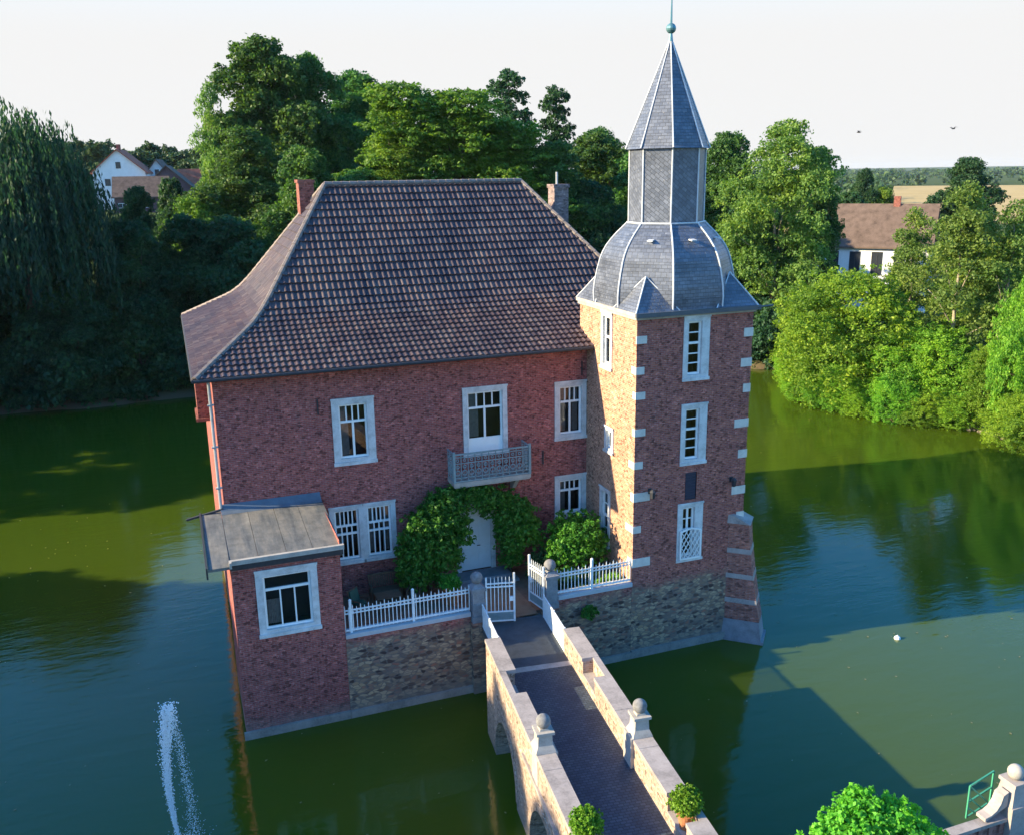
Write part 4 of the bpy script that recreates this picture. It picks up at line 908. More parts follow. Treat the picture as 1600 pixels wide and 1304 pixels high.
m = MB(); m.lathe((0, 0, 0), [(.24, 0), (.34, .5), (.37, .5), (.37, .58), (.32, .58), (.30, .5)], 18); m.build('pot', M_TERRA, t)
def slat_chair(name, label, cat, x, y, rot, w):
    t = thing(name, label, cat, (x, y, 2.72), rot)
    s = MB(); 
    for i in range(6): s.box(-w/2, w/2, -.22+i*.08, -.15+i*.08, .43, .46)
    s.build('seat', M_WOOD, t)
    b = MB(); n = max(5, int(w/.09))
    for i in range(n): xx = -w/2+.04+(w-.08)*i/(n-1); b.hexa([(xx-.025, .25, .5), (xx+.025, .25, .5), (xx+.025, .28, .5), (xx-.025, .28, .5)], [(xx-.025, .36, .95), (xx+.025, .36, .95), (xx+.025, .39, .95), (xx-.025, .39, .95)])
    b.bar((-w/2, .38, .97), (w/2, .38, .97), .05, .07); b.build('backrest', M_WOOD, t)
    for sx in (-1, 1):
        for yy in (-.2, .25): l = MB(); l.box(sx*(w/2-.03)-.025, sx*(w/2-.03)+.025, yy-.025, yy+.025, 0, .44 if yy > 0 else .64); l.build('leg', M_WOOD, t)
        a = MB(); a.box(sx*(w/2-.03)-.03, sx*(w/2-.03)+.03, -.24, .32, .64, .67); a.build('armrest', M_WOOD, t)
    return t
slat_chair('garden_bench', 'dark wooden garden bench against the wall under the wide window', 'bench', 6.0, 3.6, 0.0, 1.3)
slat_chair('garden_chair', 'dark wooden armchair standing between the bench and the climber', 'chair', 6.95, 2.7, -.5, .58)
t = slat_chair('garden_chair', 'dark wooden chair with a green cushion beside the annex', 'chair', 4.75, 2.6, .7, .6)
m = MB(); m.lathe((0, 0, 0), [(.22, .46), (.25, .48), (.25, .52), (.2, .55)], 14); m.build('cushion', M_CUSH, t); m = MB(); m.hexa([(-.24, .2, .5), (.24, .2, .5), (.24, .26, .5), (-.24, .26, .5)], [(-.24, .31, .98), (.24, .31, .98), (.24, .37, .98), (-.24, .37, .98)]); m.build('back_cushion', M_CUSH, t)
t = thing('garden_table', 'low wooden garden table in front of the bench', 'table', (5.85, 2.55, 2.72))
m = MB(); 
for i in range(6): m.box(-.5, .5, -.33+i*.112, -.23+i*.112, .66, .70)
m.build('tabletop', M_WOOD, t)
for sx in (-1, 1):
    for sy in (-1, 1): m = MB(); m.box(sx*.44-.03, sx*.44+.03, sy*.27-.03, sy*.27+.03, 0, .66); m.build('leg', M_WOOD, t)

# clipped balls in pots in the bridge niches
def B2W(u, t, z): return (10.08+u*math.cos(BA)-t*math.sin(BA), -u*math.sin(BA)-t*math.cos(BA), z)
def box_ball(u, t, label, seed):
    x = thing('potted_box_ball', label, 'potted shrub', B2W(u, t, 3.16), -BA, 'clipped box balls in the bridge niches'); r = np.random.default_rng(seed)
    link('foliage', crown_mesh('foliage', r, [(0, 0, .72, .36, .36, .34)], L_BOX, 700, 16, .07, .055, 1, .5, .7, .3), x)
    m = MB(); m.lathe((0, 0, 0), [(.14, 0), (.20, .36), (.22, .36), (.22, .42), (.18, .42)], 18); m.build('pot', M_TERRA, x)
box_ball(1.36, 12.95, 'clipped box ball in a pot in the right-hand parapet niche', 21); box_ball(-1.32, 13.05, 'clipped box ball in a pot in the left-hand parapet niche', 22)

# ------------------------------------------------------------------ fountain, float, birds
r = np.random.default_rng(8); V = []; F = []; no = 0
def drop(p, s):
    global no
    o = np.array([(1, 0, 0), (-1, 0, 0), (0, 1, 0), (0, -1, 0), (0, 0, 1.3), (0, 0, -1.3)])*s+p; V.append(o)
    F.append(np.array([(0, 2, 4), (2, 1, 4), (1, 3, 4), (3, 0, 4), (2, 0, 5), (1, 2, 5), (3, 1, 5), (0, 3, 5)])+no); no += 6
fb = np.array([-2.35, -4.75, 0.0])
for i in range(5200):                                               # rising jet, breaking up towards the top
    u = r.uniform(0, 1)**.85; w = .02+.085*u; drop(fb+np.array([-.16*math.sin(u*3.0)+.16*u*u+r.normal()*w, r.normal()*w, .05+4.6*u+r.normal()*.05]), r.uniform(.006, .020)*(1.3 if u > .75 else 1))
for i in range(1500):                                                # thin falling veil beside it
    u = r.uniform(0, 1)**.8; w = .05+.05*u; drop(fb+np.array([.16+.30*u**.7+r.normal()*w, r.normal()*w, 4.6-4.5*u**1.3+r.normal()*.12]), r.uniform(.004, .013))
for i in range(500):                                                # splash where it falls back
    a_ = r.uniform(0, 6.28); d_ = abs(r.normal())*.35; drop(fb+np.array([.2+d_*math.cos(a_), d_*math.sin(a_), abs(r.normal())*.12]), r.uniform(.005, .015))
ms = npmesh('fountain_jet', np.concatenate(V)-fb, np.concatenate(F), mat_plain('white_spray', (.9, .92, .94), .25, .5, .03, 4.0))
tag(link('fountain_jet', ms, None, tuple(fb)), 'white fountain jet spraying up out of the moat left of the house', 'fountain')
m = MB(); m.lathe((0, 0, -.08), [(.05, 0), (.12, .03), (.135, .10), (.11, .17), (.04, .21), (.02, .25)], 14)
tag(m.build('mooring_float', M_FLOAT, None, (26.42, -2.8, 0)), 'small white float on the sunlit water right of the tower', 'float')
def bird(x, y, z, rot, s, label):
    t = thing('flying_bird', label, 'bird', (x, y, z), rot, 'birds in the sky above the far wood')
    m = MB(); m.tube([(0, -.28, 0), (0, -.1, .02), (0, .12, .02), (0, .24, .03), (0, .32, .02)], [.02, .07, .08, .05, .01], 7)
    m.poly([(-.07, -.28, .0), (.07, -.28, 0), (.05, -.5, 0), (-.05, -.5, 0)]); m.build('body', M_BIRD, t)
    for sx in (-1, 1): w = MB(); w.hexa([(sx*.05, -.08, .03), (sx*.05, .12, .03), (sx*.45, .10, .22), (sx*.45, -.06, .22)], [(sx*.05, -.08, .05), (sx*.05, .12, .05), (sx*.45, .10, .24), (sx*.45, -.06, .24)]); w.hexa([(sx*.45, -.06, .22), (sx*.45, .10, .22), (sx*.85, -.08, .14), (sx*.82, -.12, .14)], [(sx*.45, -.06, .24), (sx*.45, .10, .24), (sx*.85, -.08, .15), (sx*.82, -.12, .15)]); w.build('wing', M_BIRD, t)
    t.scale = (s, s, s)
bird(70.2, 53.7, 22.9, .6, .8, 'tiny dark bird in the sky above the white cottage'); bird(77, 47.5, 23.0, 1.4, .8, 'tiny dark bird in the sky furthest right')

# ------------------------------------------------------------------ quay corner at the lower right
qw = thing('quay_wall', 'red brick quay wall with stone coping at the lower right corner', 'wall', (20, -15, 0))
m = MB(); m.box(-6.5, 10, -.10, .10, -1, 2.42)
for i in range(46):                                                 # toothed course under the coping
    x = -6.4+i*.36; m.box(x, x+.13, -.15, -.10, 2.12, 2.40)
m.build('wall', M_QUAY, qw); m = MB()
for i in range(16): m.box(-6.55+i*1.04, -6.55+(i+1)*1.04-.01, -.17, .12, 2.42, 2.53)
m.build('coping', M_COPING, qw)
qp = thing('quay_pillar', 'pale stone pillar with ball on the quay wall', 'pillar', (18.85, -14.95, 0))
m = MB(); m.box(-.33, .33, -.33, .33, 1.0, 2.85)
pr_ = [(-.33, 2.85), (-1.05, 2.56), (-1.05, 2.66), (-.85, 2.70), (-.68, 2.80), (-.56, 2.98), (-.50, 3.2), (-.33, 3.28)]     # scrolled buttress of the pillar
fr_ = [(x, -.15, z) for x, z in pr_]; bk_ = [(x, .15, z) for x, z in pr_]; n_ = len(pr_); m.poly(fr_[::-1]); m.poly(bk_)
for k in range(n_): q_ = (k+1) % n_; m.quad(fr_[k], fr_[q_], bk_[q_], bk_[k])
m.hexa([(-.31, -.29, 2.85), (.29, -.29, 2.85), (.29, .29, 2.85), (-.31, .29, 2.85)], [(-.22, -.22, 3.42), (.22, -.22, 3.42), (.22, .22, 3.42), (-.22, .22, 3.42)]); m.box(-.27, .27, -.27, .27, 3.42, 3.52); m.build('shaft', M_COPING, qp)
m = MB(); m.ball((0, 0, 3.72), .21, 18, 10); m.build('ball', M_LIGHTST, qp, smooth=True)
gr = thing('green_railing', 'green iron railing beside the quay pillar', 'railing', (17.75, -14.55, 2.3))
m = MB()
for a, b in (((0, 0, 0), (0, 0, 1.0)), ((0, 0, 1.0), (1.1, .25, 1.0)), ((0, 0, .5), (1.1, .25, .5)), ((1.1, .25, 0), (1.1, .25, 1.0)), ((0, 0, 1.0), (.75, -.12, .25)), ((0, 0, .66), (.55, -.1, .12)), ((0, 0, .33), (.35, -.08, .05)), ((0, 0, .02), (1.1, .25, .02))): m.bar(a, b, .04, .04)
m.build('bars', M_GIRON, gr)

# ------------------------------------------------------------------ trees
R_ = np.random.default_rng
def tree_proto(key, name, label, cat, H, R, mat, seed, nl, clumps, per, cr, size, zlo=.18, flat=.75, lobe_flat=.8, bark=M_BARK, up=.5, trunk=.34, lr=(.28, .46), keep=.82, lean=(0, 0), top=.75):
    r = R_(seed); t = thing(name, label, cat); L = make_lobes(r, H, R, nl, zlo, 1.0, lr, lobe_flat)
    trunk_mesh('trunk', r, H, trunk, L, bark, lean, top).build('trunk', bark, t, smooth=True)
    link('crown', crown_mesh('crown', r, L, mat, clumps, per, cr, size, flat, keep, .6, up), t)
    return t
def willow_proto(H, R, seed):
    r = R_(seed); t = thing('weeping_willow', 'x', 'tree'); L = []
    for i in range(46):
        a = i*2.39996; q = math.sqrt((i+.5)/46); L.append((R*.86*q*math.cos(a), R*.86*q*math.sin(a), H*(.94-.34*q*q)-r.uniform(0, 1.6), 1.5, 1.5, 1.0))
    trunk_mesh('trunk', r, H, .55, L, M_BARK, (0, 0), .7, 12).build('trunk', M_BARK, t, smooth=True)
    P = []; O = []
    for l in L:
        for k in range(23):
            d = sphere_pts(r, 1)[0]; p = np.array(l[:3])+d*np.array([1.7, 1.7, .8]); ln = r.uniform(3, 7)+max(0, p[2]-H*.55)*.75; ln = min(ln, p[2]-.3)
            n = int(ln/.19); z = np.arange(n)*.19; sway = np.cumsum(r.normal(size=(n, 2))*.02, 0); out = np.array([p[0], p[1]])/max(np.hypot(p[0], p[1]), .5)
            q = np.stack([p[0]+sway[:, 0]+out[0]*.35*np.sqrt(z), p[1]+sway[:, 1]+out[1]*.35*np.sqrt(z), p[2]-z], 1)+r.normal(size=(n, 3))*.09; P.append(q); O.append(np.tile([out[0], out[1], .2], (n, 1)))
    V, F = leaves(r, np.concatenate(P), np.concatenate(O), .42, .34, .2, .8, .7, True); me = npmesh('crown', V, F, L_WILLOW); link('crown', me, t); return t
PROTO = {
 'broad': lambda: tree_proto('broad', 'broad_tree', 'x', 'tree', 24, 6.2, L_BROAD, 31, 24, 3000, 28, .8, .33, .10, lr=(.22, .46)),
 'broad2': lambda: tree_proto('broad2', 'broad_tree', 'x', 'tree', 24, 6.2, L_BROAD, 47, 22, 2800, 28, .8, .33, .06, lr=(.22, .44)),
 'dark': lambda: tree_proto('dark', 'dark_tree', 'x', 'tree', 16, 5, L_DARK, 33, 20, 2300, 26, .7, .31, .02, lr=(.22, .46)),
 'wispy': lambda: tree_proto('wispy', 'dark_tree', 'x', 'tree', 28, 4.4, L_DARK, 34, 26, 1300, 24, .6, .34, .2, .6, .7, lr=(.28, .48), keep=.6),
 'locust': lambda: tree_proto('locust', 'locust_tree', 'x', 'tree', 24, 6.4, L_LOCUST, 35, 34, 2600, 28, .85, .29, .10, .34, .5, up=1.0, lr=(.30, .46), keep=.75),
 'airy': lambda: tree_proto('airy', 'airy_tree', 'x', 'tree', 17, 4.4, L_AIRY, 36, 20, 1000, 24, .62, .24, .1, .7, .8, M_BARKL, trunk=.2, lr=(.24, .40), keep=.7, top=.9),
 'airybig': lambda: tree_proto('airybig', 'airy_tree', 'x', 'tree', 21, 6.6, L_AIRY, 37, 26, 1900, 26, .72, .27, .25, .7, .8, M_BARKL, trunk=.3, lr=(.20, .38), keep=.75, lean=(-2.0, -.5)),
 'round': lambda: tree_proto('round', 'round_tree', 'x', 'tree', 15, 4.6, L_LOCUST, 38, 16, 1500, 24, .62, .28, .12),
 'bush': lambda: tree_proto('bush', 'lakeside_bush', 'x', 'bush', 9, 5.6, L_BUSH, 39, 34, 4200, 28, .5, .19, .0, .8, .95, trunk=.16, lr=(.30, .46), up=.35),
 'willow': lambda: willow_proto(24, 6.6, 40),
 'far': lambda: tree_proto('far', 'far_tree', 'x', 'tree', 14, 5, L_FAR, 41, 10, 420, 18, .9, .62, .1),
}
PH = {'broad': (24, 6.2), 'broad2': (24, 6.2), 'dark': (16, 5), 'wispy': (28, 4.4), 'locust': (24, 6.4), 'airy': (17, 4.4), 'airybig': (21, 6.6), 'round': (15, 4.6), 'bush': (9, 5.6), 'willow': (24, 6.6), 'far': (14, 5)}
TREES = [
 ('willow', -12.2, 58.0, 27.6, 7.2, 'huge dark weeping willow filling the left edge of the picture'),
 ('willow', -19.5, 60.5, 26.5, 6.6, 'second weeping willow, cut by the left edge of the picture'),
 ('dark', -3.6, 59.5, 15.2, 4.8, 'dark bank tree just right of the big weeping willow'),
 ('dark', 1.2, 61.0, 15.6, 4.6, 'dark tree on the bank left of the house roof, second from the willow'),
 ('dark', 5.0, 59.2, 15.4, 5.2, 'dark low tree on the bank directly behind the left roof slope'),
 ('dark', .2, 78, 18.8, 3.4, 'dark tree in front of the red-roofed houses'),
 ('dark', -9.3, 57.2, 11.5, 4.2, 'low dark shrubby tree at the foot of the weeping willow'),
 ('round', 2.2, 72, 17.0, 4.4, 'sunlit yellow-green round tree below the white gable houses'),
 ('round', 6.6, 66, 15.0, 3.6, 'small yellow-green tree between the round tree and the roof'),
 ('broad', 11.2, 86.0, 34.3, 8.0, 'tallest tree, broad crown rising above the left end of the roof'),
 ('broad2', 8.3, 76.0, 24.0, 7.0, 'mid green tree standing in front of the tallest tree'),
 ('broad', 16.6, 88.0, 32.9, 6.6, 'tall tree leaning on the right side of the tallest crown'),
 ('broad2', 24.2, 95.0, 31.9, 8.0, 'dark green tall tree behind the layered pale trees'),
 ('airy', 5.3, 84.0, 29.1, 3.4, 'thin gappy tree at the left edge of the tallest crown'),
 ('broad2', 12.0, 60.5, 21.6, 5.6, 'green tree directly behind the left chimney'),
 ('broad2', 17.2, 62, 19.5, 5.0, 'green tree behind the middle of the roof ridge'),
 ('locust', 22.1, 64.0, 27.9, 7.6, 'pale layered tree behind the roof, leftmost of the layered ones'),
 ('locust', 28.2, 62.5, 27.2, 8.6, 'large pale layered tree behind the right half of the roof'),
 ('locust', 21.4, 62, 21.8, 5.4, 'low layered tree right behind the roof ridge'),
 ('locust', 33.5, 62.0, 24.1, 7.6, 'layered tree between the right chimney and the wispy dark tree'),
 ('locust', 27.5, 61, 17.5, 5.6, 'low pale layered tree just over the right end of the ridge'),
 ('wispy', 41.3, 84, 31.4, 4.6, 'wispy dark tree with sky showing through, left of its twin'),
 ('wispy', 45.9, 80, 29.2, 3.7, 'wispy dark tree with separate tufts nearest the spire'),
 ('broad2', 37.7, 62, 22, 6.4, 'green tree behind the right chimney'),
 ('broad', 48.0, 72, 23.3, 7.0, 'green tree left of the spire drum'),
 ('dark', 41.9, 60, 17.8, 5.2, 'dark tree between the roof hip and the tower bell roof'),
 ('broad', 49.4, 62.2, 22.4, 5.6, 'green tree directly behind the spire'),
 ('airybig', 55.5, 46.5, 23.4, 6.6, 'tall airy tree right of the tower with a pale leaning trunk'),
 ('broad', 56.2, 57.2, 22.8, 4.9, 'green tree seen between the spire and the tall airy tree'),
 ('broad2', 62.0, 50.0, 21.0, 3.9, 'green tree on the right flank of the tall airy tree'),
 ('dark', 55.0, 51.5, 15.5, 5.4, 'dark tree in the shade behind the tall airy tree'),
 ('dark', 50.3, 57.5, 13.0, 4.6, 'dark tree low at the far bank just right of the tower'),
 ('bush', 51.8, 31.4, 10.3, 7.0, 'largest yellow-green bush bulging over the right bank'),
 ('bush', 54.6, 25.6, 7.0, 4.8, 'green bush at the foot of the tall thin tree on the right bank'),
 ('airy', 56.6, 25.2, 17.8, 4.2, 'tall thin tree with a visible trunk on the right bank'),
 ('airy', 60.0, 33.5, 15.6, 3.5, 'thin tree standing in front of the white cottage'),
 ('airy', 59.8, 23.3, 16.4, 3.7, 'thin tree between the tall thin tree and the right picture edge'),
 ('bush', 56.5, 17.4, 11.6, 3.2, 'bright bush at the right edge of the picture'),
 ('bush', 56.3, 20.0, 6.4, 2.9, 'small bright bush over the stony bank at right'),
 ('dark', 126, 92, 20.0, 6.4, 'dark dome-shaped tree beyond the white cottage'),
 ('dark', 118, 108, 18.5, 3.2, 'narrow dark tree left of the pale wheat field'),
 ('round', 121, 106, 15.5, 4.2, 'round light green tree behind the cottage roof'),
 ('round', 74, 49.5, 8.5, 3.2, 'rounded green shrub tree in front of the cottage wall'),
 ('round', 72.0, 38.0, 12.0, 4.0, 'green tree covering the right half of the cottage'),
 ('broad2', 68, 27.5, 15.5, 4.5, 'green tree filling the gap behind the thin trees at right'),
 ('dark', -17.5, 66, 15.0, 5.5, 'dark tree showing under the left willow strands at the picture edge'),
 ('dark', -12.5, 64, 14.0, 4.5, 'dark tree in the shade behind the big weeping willow'),
 ('broad2', 31.0, 88, 28.5, 7.5, 'dark green tree filling the skyline behind the layered trees'),
 ('broad', 38.5, 92, 27.0, 7.5, 'broad green tree behind the two wispy dark trees'),
 ('broad2', 55.5, 88, 24.5, 7.0, 'green tree on the skyline between the wispy trees and the spire'),
 ('broad', 24.5, 92, 29.5, 6.5, 'tall green tree far behind the middle of the ridge'),
 ('dark', -3.6, 82, 18.0, 3.4, 'dark tree hiding the lower half of the brown house'),
 ('dark', -16.4, 60.5, 9.5, 4.2, 'low dark tree at the left picture edge just above the waterline'),
 ('dark', 90, 78, 15.5, 5.0, 'dark tree left of the white cottage'),
 ('broad2', 84, 92, 17.0, 5.5, 'green tree behind the tall airy tree, farther off'),
 ('broad', -16, 84, 23.5, 6.0, 'green tree on the slope behind the left willow'),
 ('round', 12.5, 95, 24.0, 4.6, 'pale green tree on the slope right of the white gable houses'),
]
made = {}; rt = random.Random(4)
for kind, x, y, top, rad, lab in TREES:
    z = float(hgt(x, y))-0.1; h0, r0 = PH[kind]
    if kind not in made: o = made[kind] = PROTO[kind]()
    else: o = dup(made[kind])
    o.location = (x, y, z); o.rotation_euler = (0, 0, rt.uniform(0, 6.28)); o.scale = (rad/r0, rad/r0, (top-z)/h0); o['label'] = lab
# trees of the left bank beyond the frame: they throw the shade that lies on the left water
for x, y, top, rad, k in [(-37, -30, 17, 6, 'broad'), (-38, -22, 17.5, 6.5, 'broad2'), (-36, -15, 17.2, 6.5, 'broad'), (-37, -8, 18, 6.5, 'broad2'), (-36, -1, 17.2, 6.5, 'broad'), (-37, 6, 18, 6.5, 'broad2'), (-36, 13, 17.8, 6.5, 'broad'), (-37.5, 17.2, 17, 5.5, 'broad2'), (-46, -26, 23.8, 7, 'broad'), (-47, -11, 23.8, 7, 'broad2'), (-45, -18, 23.8, 6.8, 'broad'), (-46, -4, 23.8, 6.8, 'broad'), (-46, 9, 22, 6.5, 'broad2'), (-46, 3, 23.8, 7, 'broad'), (-47, 15, 23.8, 6.5, 'broad2'), (-38, 37, 18, 5.5, 'broad'), (-35, 46, 22, 6.5, 'broad2'), (-27, 57, 24, 7, 'broad'), (-40, 54, 23, 7, 'broad2')]:
    z = float(hgt(x, y))-.1; h0, r0 = PH[k]; o = dup(made[k], (x, y, z), rt.uniform(0, 6.28), (rad/r0, rad/r0, (top-z)/h0), 'broad green tree on the left bank, outside the picture, shading the water', 'trees on the left bank outside the picture')
# trees on the rise behind the houses
o = made['far'] = PROTO['far'](); first = True
for i in range(70):
    x = -60+i*1.75+rt.uniform(-1.5, 1.5); y = 205+rt.uniform(-22, 45); top = 26+rt.uniform(-1.5, 2.5)+max(0, x)*.03; z = float(hgt(x, y))-.2; rad = rt.uniform(4, 7)
    q = o if first else dup(o); first = False
    q.location = (x, y, z); q.rotation_euler = (0, 0, rt.uniform(0, 6.28)); q.scale = (rad/5, rad/5, (top-z)/14); q['label'] = 'green tree in the row on the skyline behind the red-roofed houses'; q['group'] = 'skyline trees behind the houses'
# near tree top at the bottom edge
r = R_(61); t = thing('fresh_green_tree', 'bright green young tree whose top pokes up at the bottom edge', 'tree', (13.1, -16.0, 1.6)); L = [(0, 0, 2.1, 1.2, 1.1, 1.0), (-1.1, .1, 1.7, 1.0, .9, .8), (1.1, .0, 1.8, 1.0, .9, .8), (.1, .5, 2.75, .55, .5, .55), (.85, .3, 2.6, .55, .5, .45), (-.55, .2, 2.45, .65, .6, .55), (-1.9, .2, 1.35, .7, .6, .6), (1.8, .1, 1.45, .7, .6, .6)]
trunk_mesh('trunk', r, 2.6, .1, L, M_BARK).build('trunk', M_BARK, t); link('crown', crown_mesh('crown', r, L, L_YOUNG, 2600, 18, .2, .115, .8, .7, .65, .5), t)

# shrubs along the far bank, down to the water
r = R_(70); t0 = None; k = 0
for (x0, y0), (x1, y1) in zip(MOAT[12:21], MOAT[13:22]):
    L_ = math.hypot(x1-x0, y1-y0); nrm = np.array([(y1-y0), -(x1-x0)])/L_; n = max(1, round(L_/3.0))
    for i in range(n):
        u = (i+.5)/n; d = r.uniform(.3, 1.6); x, y = x0+(x1-x0)*u+nrm[0]*d, y0+(y1-y0)*u+nrm[1]*d
        if t0 is None: t0 = o = tree_proto('shrub', 'bank_shrub', 'x', 'shrub', 5, 2.6, L_DARK, 44, 12, 700, 20, .5, .30, .0, trunk=.1, lr=(.36, .52))
        else: o = dup(t0)
        o.location = (x, y, float(hgt(x, y))-.15); o.rotation_euler = (0, 0, r.uniform(0, 6.28)); q = r.uniform(.8, 1.35); o.scale = (q, q, q*r.uniform(.8, 1.3)); o['label'] = 'dark shrub in the row overhanging the water of the far bank'; o['group'] = 'shrubs along the far bank'
# low bright bushes leaning over the right bank
for i, (x, y) in enumerate([(51.3, 36.0), (50.0, 33.0), (49.6, 30.2), (50.1, 27.5), (51.4, 25.2), (53.0, 23.4), (54.6, 22.3), (54.8, 15.8), (53.6, 39.5), (55.2, 42.0)]):
    q = r.uniform(.36, .52); dup(made['bush'], (x, y, -.1), r.uniform(0, 6.28), (q*1.05, q*1.05, q*r.uniform(.7, 1.0)), 'low bright bush in the row leaning over the right bank', 'bright bushes along the right bank')
# undergrowth along the far and right banks
r = R_(71); P = []; 
for (x0, y0), (x1, y1) in zip(MOAT[5:17], MOAT[6:18]):
    n = int(math.hypot(x1-x0, y1-y0)*9); nrm = np.array([(y1-y0), -(x1-x0)])/math.hypot(x1-x0, y1-y0)
    for k in range(n):
        u = r.uniform(); d = r.uniform(-.6, 5.0); P.append((x0+(x1-x0)*u+nrm[0]*d, y0+(y1-y0)*u+nrm[1]*d, r.uniform(.2, 1.0)*(1.0+.45*max(d, 0))))
P = np.array(P); z = np.maximum(hgt(P[:, 0], P[:, 1]), 0); C = np.stack([P[:, 0], P[:, 1], z+P[:, 2]], 1)
off = sphere_pts(r, len(C)*16).reshape(len(C), 16, 3)*r.uniform(.2, 1, (len(C), 16, 1))*.6
V, F = leaves(r, (C[:, None]+off).reshape(-1, 3), unit(off.reshape(-1, 3)), .30, .6, .5)
tag(link('undergrowth', npmesh('undergrowth', V, F, L_DARK)), 'low undergrowth along the water edge of the far banks', 'undergrowth', kind='stuff')
m = MB()
for k in range(26):
    u = k/25; x, y = 55.1+.15*math.sin(k*2.1), 15.6+5.6*u; s = rt.uniform(.12, .3)
    m.lathe((x-.1+rt.uniform(-.3, .3), y+rt.uniform(-.15, .15), .0), [(s*.8, -.3), (s, -.02), (s*.75, s*.4), (s*.2, s*.6)], 5, 0, k)
tag(m.build('bank_stones', mat_plain('bank_stone', (.22, .19, .15), .9, .15, .4, 2.0)), 'pale stones lining the bank at the right edge', 'stones', kind='stuff')
# leaves and flecks drifting on the moat
r = R_(77); n = 420; P = np.stack([r.uniform(-14, 40, n), r.uniform(-14, 30, n)], 1); P = P[(moat_sd(P[:, 0], P[:, 1]) < -1) & ~((P[:, 0] > -.3) & (P[:, 0] < 20.6) & (P[:, 1] > -.4) & (P[:, 1] < 21))]
s_ = r.uniform(.02, .07, (len(P), 1)); a_ = r.uniform(0, 6.28, len(P)); t_ = np.stack([np.cos(a_), np.sin(a_), 0*a_], 1)*s_; b_ = np.stack([-np.sin(a_), np.cos(a_), 0*a_], 1)*s_*.6; P3 = np.concatenate([P, np.full((len(P), 1), .02)], 1)
V = np.stack([P3-t_, P3+b_, P3+t_, P3-b_], 1).reshape(-1, 3)
tag(link('floating_leaves', npmesh('floating_leaves', V, np.arange(len(V)).reshape(-1, 4), mat_plain('dry_leaf', (.22, .20, .10), .8, .2, .3, 3.0))), 'small leaves and flecks drifting on the moat', 'leaves', kind='stuff')
# far woods out to the horizon
P = []; r = R_(81)
for k in range(5200):
    a = math.radians(r.uniform(-14, 56)); D = 10**r.uniform(2.55, 3.55); x = CAM[0]+D*math.sin(a); y = CAM[1]+D*math.cos(a)
    band = math.sin(D*.011+a*5)+math.sin(D*.004-a*9)
    if band < -.1 and D > 300: continue
    if FA0-.3 < math.degrees(a) < FA1+1 and D < FD1*1.03: continue
    P.append((x, y, D))
P = np.array(P); H_ = r.uniform(6, 13, len(P)); Z = hgt(P[:, 0], P[:, 1]); n = 26
cc = np.stack([P[:, 0], P[:, 1], Z+H_*.5], 1); sc_ = np.stack([H_*.42*(1+P[:, 2]/1500), H_*.42*(1+P[:, 2]/1500), H_*.5], 1)
d = sphere_pts(r, len(P)*n).reshape(len(P), n, 3); pts = cc[:, None]+d*sc_[:, None]*r.uniform(.7, 1.05, (len(P), n, 1)); sz = np.repeat(1.6+P[:, 2]/500, n)
V, F = leaves(r, pts.reshape(-1, 3), d.reshape(-1, 3), 1.0, .8, .4); c4 = np.repeat(pts.reshape(-1, 3), 4, axis=0); V = c4+(V-c4)*np.repeat(sz, 4)[:, None]
tag(link('far_woods', npmesh('far_woods', V, F, L_FAR)), 'far belt of woods along the horizon', 'woods', kind='stuff')

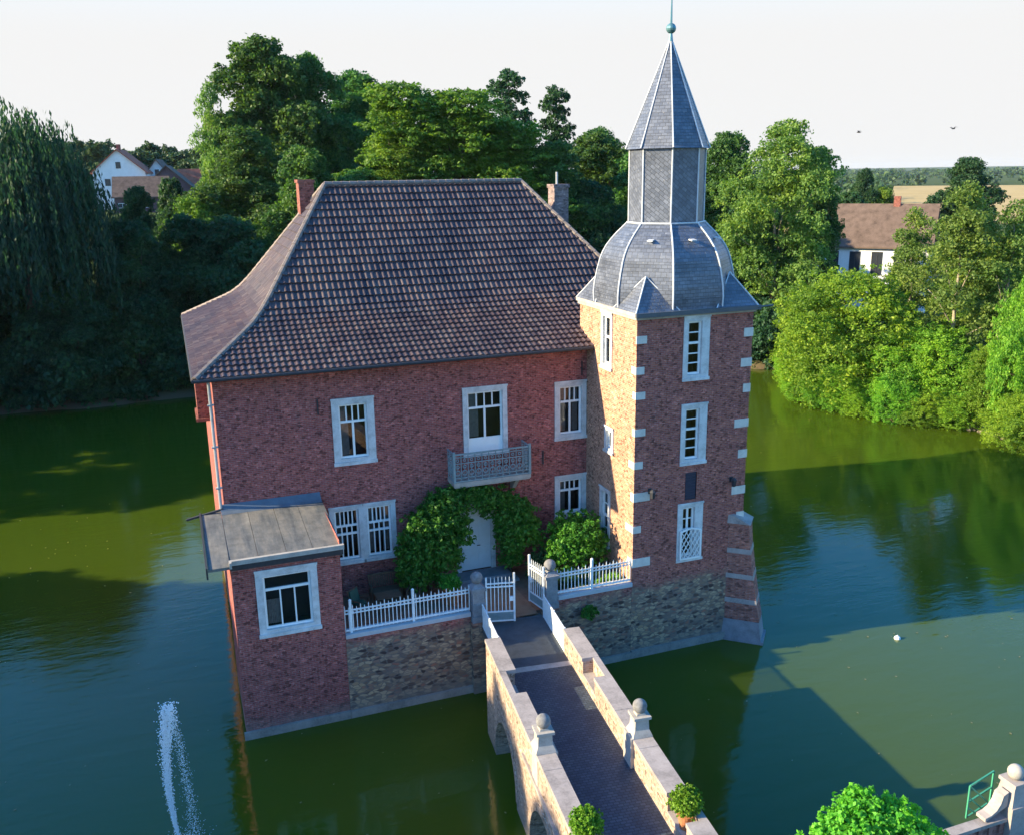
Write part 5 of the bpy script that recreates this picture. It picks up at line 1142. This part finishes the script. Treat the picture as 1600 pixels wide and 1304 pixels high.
# ------------------------------------------------------------------ background houses
M_RENDER = mat_plain('white_render', (.70, .71, .72), .85, .2, .08, 1.0); M_REDROOF = mat_plain('red_roof_tile', (.34, .10, .06), .8, .2, .3, 1.5); M_BROWNROOF = mat_plain('brown_roof_tile', (.12, .085, .07), .8, .2, .35, 1.2); M_BROWNWALL = mat_plain('brown_clad_wall', (.12, .075, .085), .8, .2, .2, 1.0); M_WDARK = mat_plain('dark_window', (.03, .035, .045), .25, .5, .1, 3.0)
def bg_house(name, label, loc, rot, w, d, wh, rh, wall, roofm, wins=(), chim=None, gable_wins=()):
    t = thing(name, label, 'house', loc, rot)
    m = MB(); m.wall((0, -d/2), (1, 0), -w/2, w/2, -3, wh); m.wall((0, d/2), (-1, 0), -w/2, w/2, -3, wh); m.wall((w/2, 0), (0, 1), -d/2, d/2, -3, wh); m.wall((-w/2, 0), (0, -1), -d/2, d/2, -3, wh)
    for sx in (-1, 1): m.tri((sx*w/2, -sx*d/2, wh), (sx*w/2, sx*d/2, wh), (sx*w/2, 0, wh+rh))
    m.build('wall', wall, t)
    m = MB(); e = .45; k = rh/(d/2)
    for sy in (-1, 1): m.hexa([(-w/2-e, sy*(d/2+e), wh-e*k), (w/2+e, sy*(d/2+e), wh-e*k), (w/2+e, 0, wh+rh), (-w/2-e, 0, wh+rh)], [(-w/2-e, sy*(d/2+e), wh-e*k+.2), (w/2+e, sy*(d/2+e), wh-e*k+.2), (w/2+e, 0, wh+rh+.2), (-w/2-e, 0, wh+rh+.2)])
    rf = m.build('roof', roofm, t)
    if chim: m = MB(); m.box(chim-.4, chim+.4, -.35, .35, wh+rh*.6, wh+rh+1.1); m.build('chimney', M_CHIM, rf)
    for x, z, ww, hh in wins:
        f = MB(); 
        for a, b, c, e2 in ((-ww/2, ww/2, 0, .08), (-ww/2, ww/2, hh-.08, hh), (-ww/2, -ww/2+.08, .08, hh-.08), (ww/2-.08, ww/2, .08, hh-.08), (-.03, .03, .08, hh-.08)): f.box(a, b, -.04, .02, c, e2)
        wf = f.build('window', M_RENDER if wall is not M_RENDER else M_DIRON, t, (x, -d/2, z)); g = MB(); g.quad((-ww/2, -.012, 0), (ww/2, -.012, 0), (ww/2, -.012, hh), (-ww/2, -.012, hh)); g.build('pane', M_WDARK, wf)
    for sx, y, z, ww, hh in gable_wins:
        g = MB(); X = sx*(w/2+.02); g.box(min(X, X+sx*.03), max(X, X+sx*.03), y-ww/2, y+ww/2, z, z+hh); g.build('window', M_WDARK, t)
    return t
bg_house('white_cottage', 'white cottage with brown tiled roof behind the trees on the right', (84.5, 65.6, 1.6), math.radians(-48), 13, 8.5, 8.4, 4.6, M_RENDER, M_BROWNROOF, [(-4.6, 4.6, 1.3, 2.9), (-2.0, 4.6, 1.3, 2.9), (.6, 4.6, 1.3, 2.9), (3.2, 4.6, 1.3, 2.9)], 2.0)
bg_house('hill_house', 'bluish white gabled house with red roof on the left skyline', (-7.4, 171, 13), math.radians(82), 9, 9.5, 7.6, 4.0, M_RENDER, M_REDROOF, (), -2.0, [(-1, 0, 8.2, .9, 1.2), (-1, -2.2, 5.0, 1.0, 1.3), (-1, 2.2, 5.0, 1.0, 1.3)])
bg_house('brown_house', 'long brown-roofed house just below the white gabled hill houses', (-3.9, 146, 11.4), math.radians(-4), 11.0, 8, 5.6, 3.4, M_BROWNWALL, M_BROWNROOF, [(-4.0, 1.0, 1.6, 1.0), (-4.0, 3.4, 1.6, .9), (-1.8, 3.4, 1.4, .9), (1.4, 3.4, 1.4, .9)]).scale = (.78, .78, .9)
bg_house('white_gable_house', 'small white pointed gable peeking between hill trees', (-.6, 176, 13), math.radians(80), 7, 6, 6.0, 3.8, M_RENDER, M_BROWNROOF, (), None, [(-1, 0, 7.0, .8, 1.0)])
bg_house('dark_gable_house', 'dark-walled gabled house with pale verge, right of the hill houses', (.9, 160, 12.6), math.radians(84), 9, 8, 5.2, 3.6, M_BROWNWALL, M_BROWNROOF, (), None, [(-1, 0, 5.0, 1.0, 1.0)])
bg_house('pink_roofed_house', 'white house with pale red roof next to the dark gable', (6.0, 168, 12.6), math.radians(10), 6, 7, 4.6, 3.6, M_RENDER, M_REDROOF, [(0, 2.2, 1.2, 1.5), (1.9, 2.2, 1.0, 1.5)])

# ------------------------------------------------------------------ air
hz = NT('thin_haze'); pv_ = hz.n('ShaderNodeVolumePrincipled'); pv_.inputs['Color'].default_value = (.72, .84, .98, 1); pv_.inputs['Density'].default_value = 0.00004; pv_.inputs['Anisotropy'].default_value = 0.1
hz.t.links.new(pv_.outputs[0], hz.out.inputs['Volume'])
m = MB(); m.box(-4200, 4200, -700, 6200, -2.3, 42.0); tag(m.build('haze', hz.m), 'thin bluish haze over the far fields', 'haze', kind='stuff')
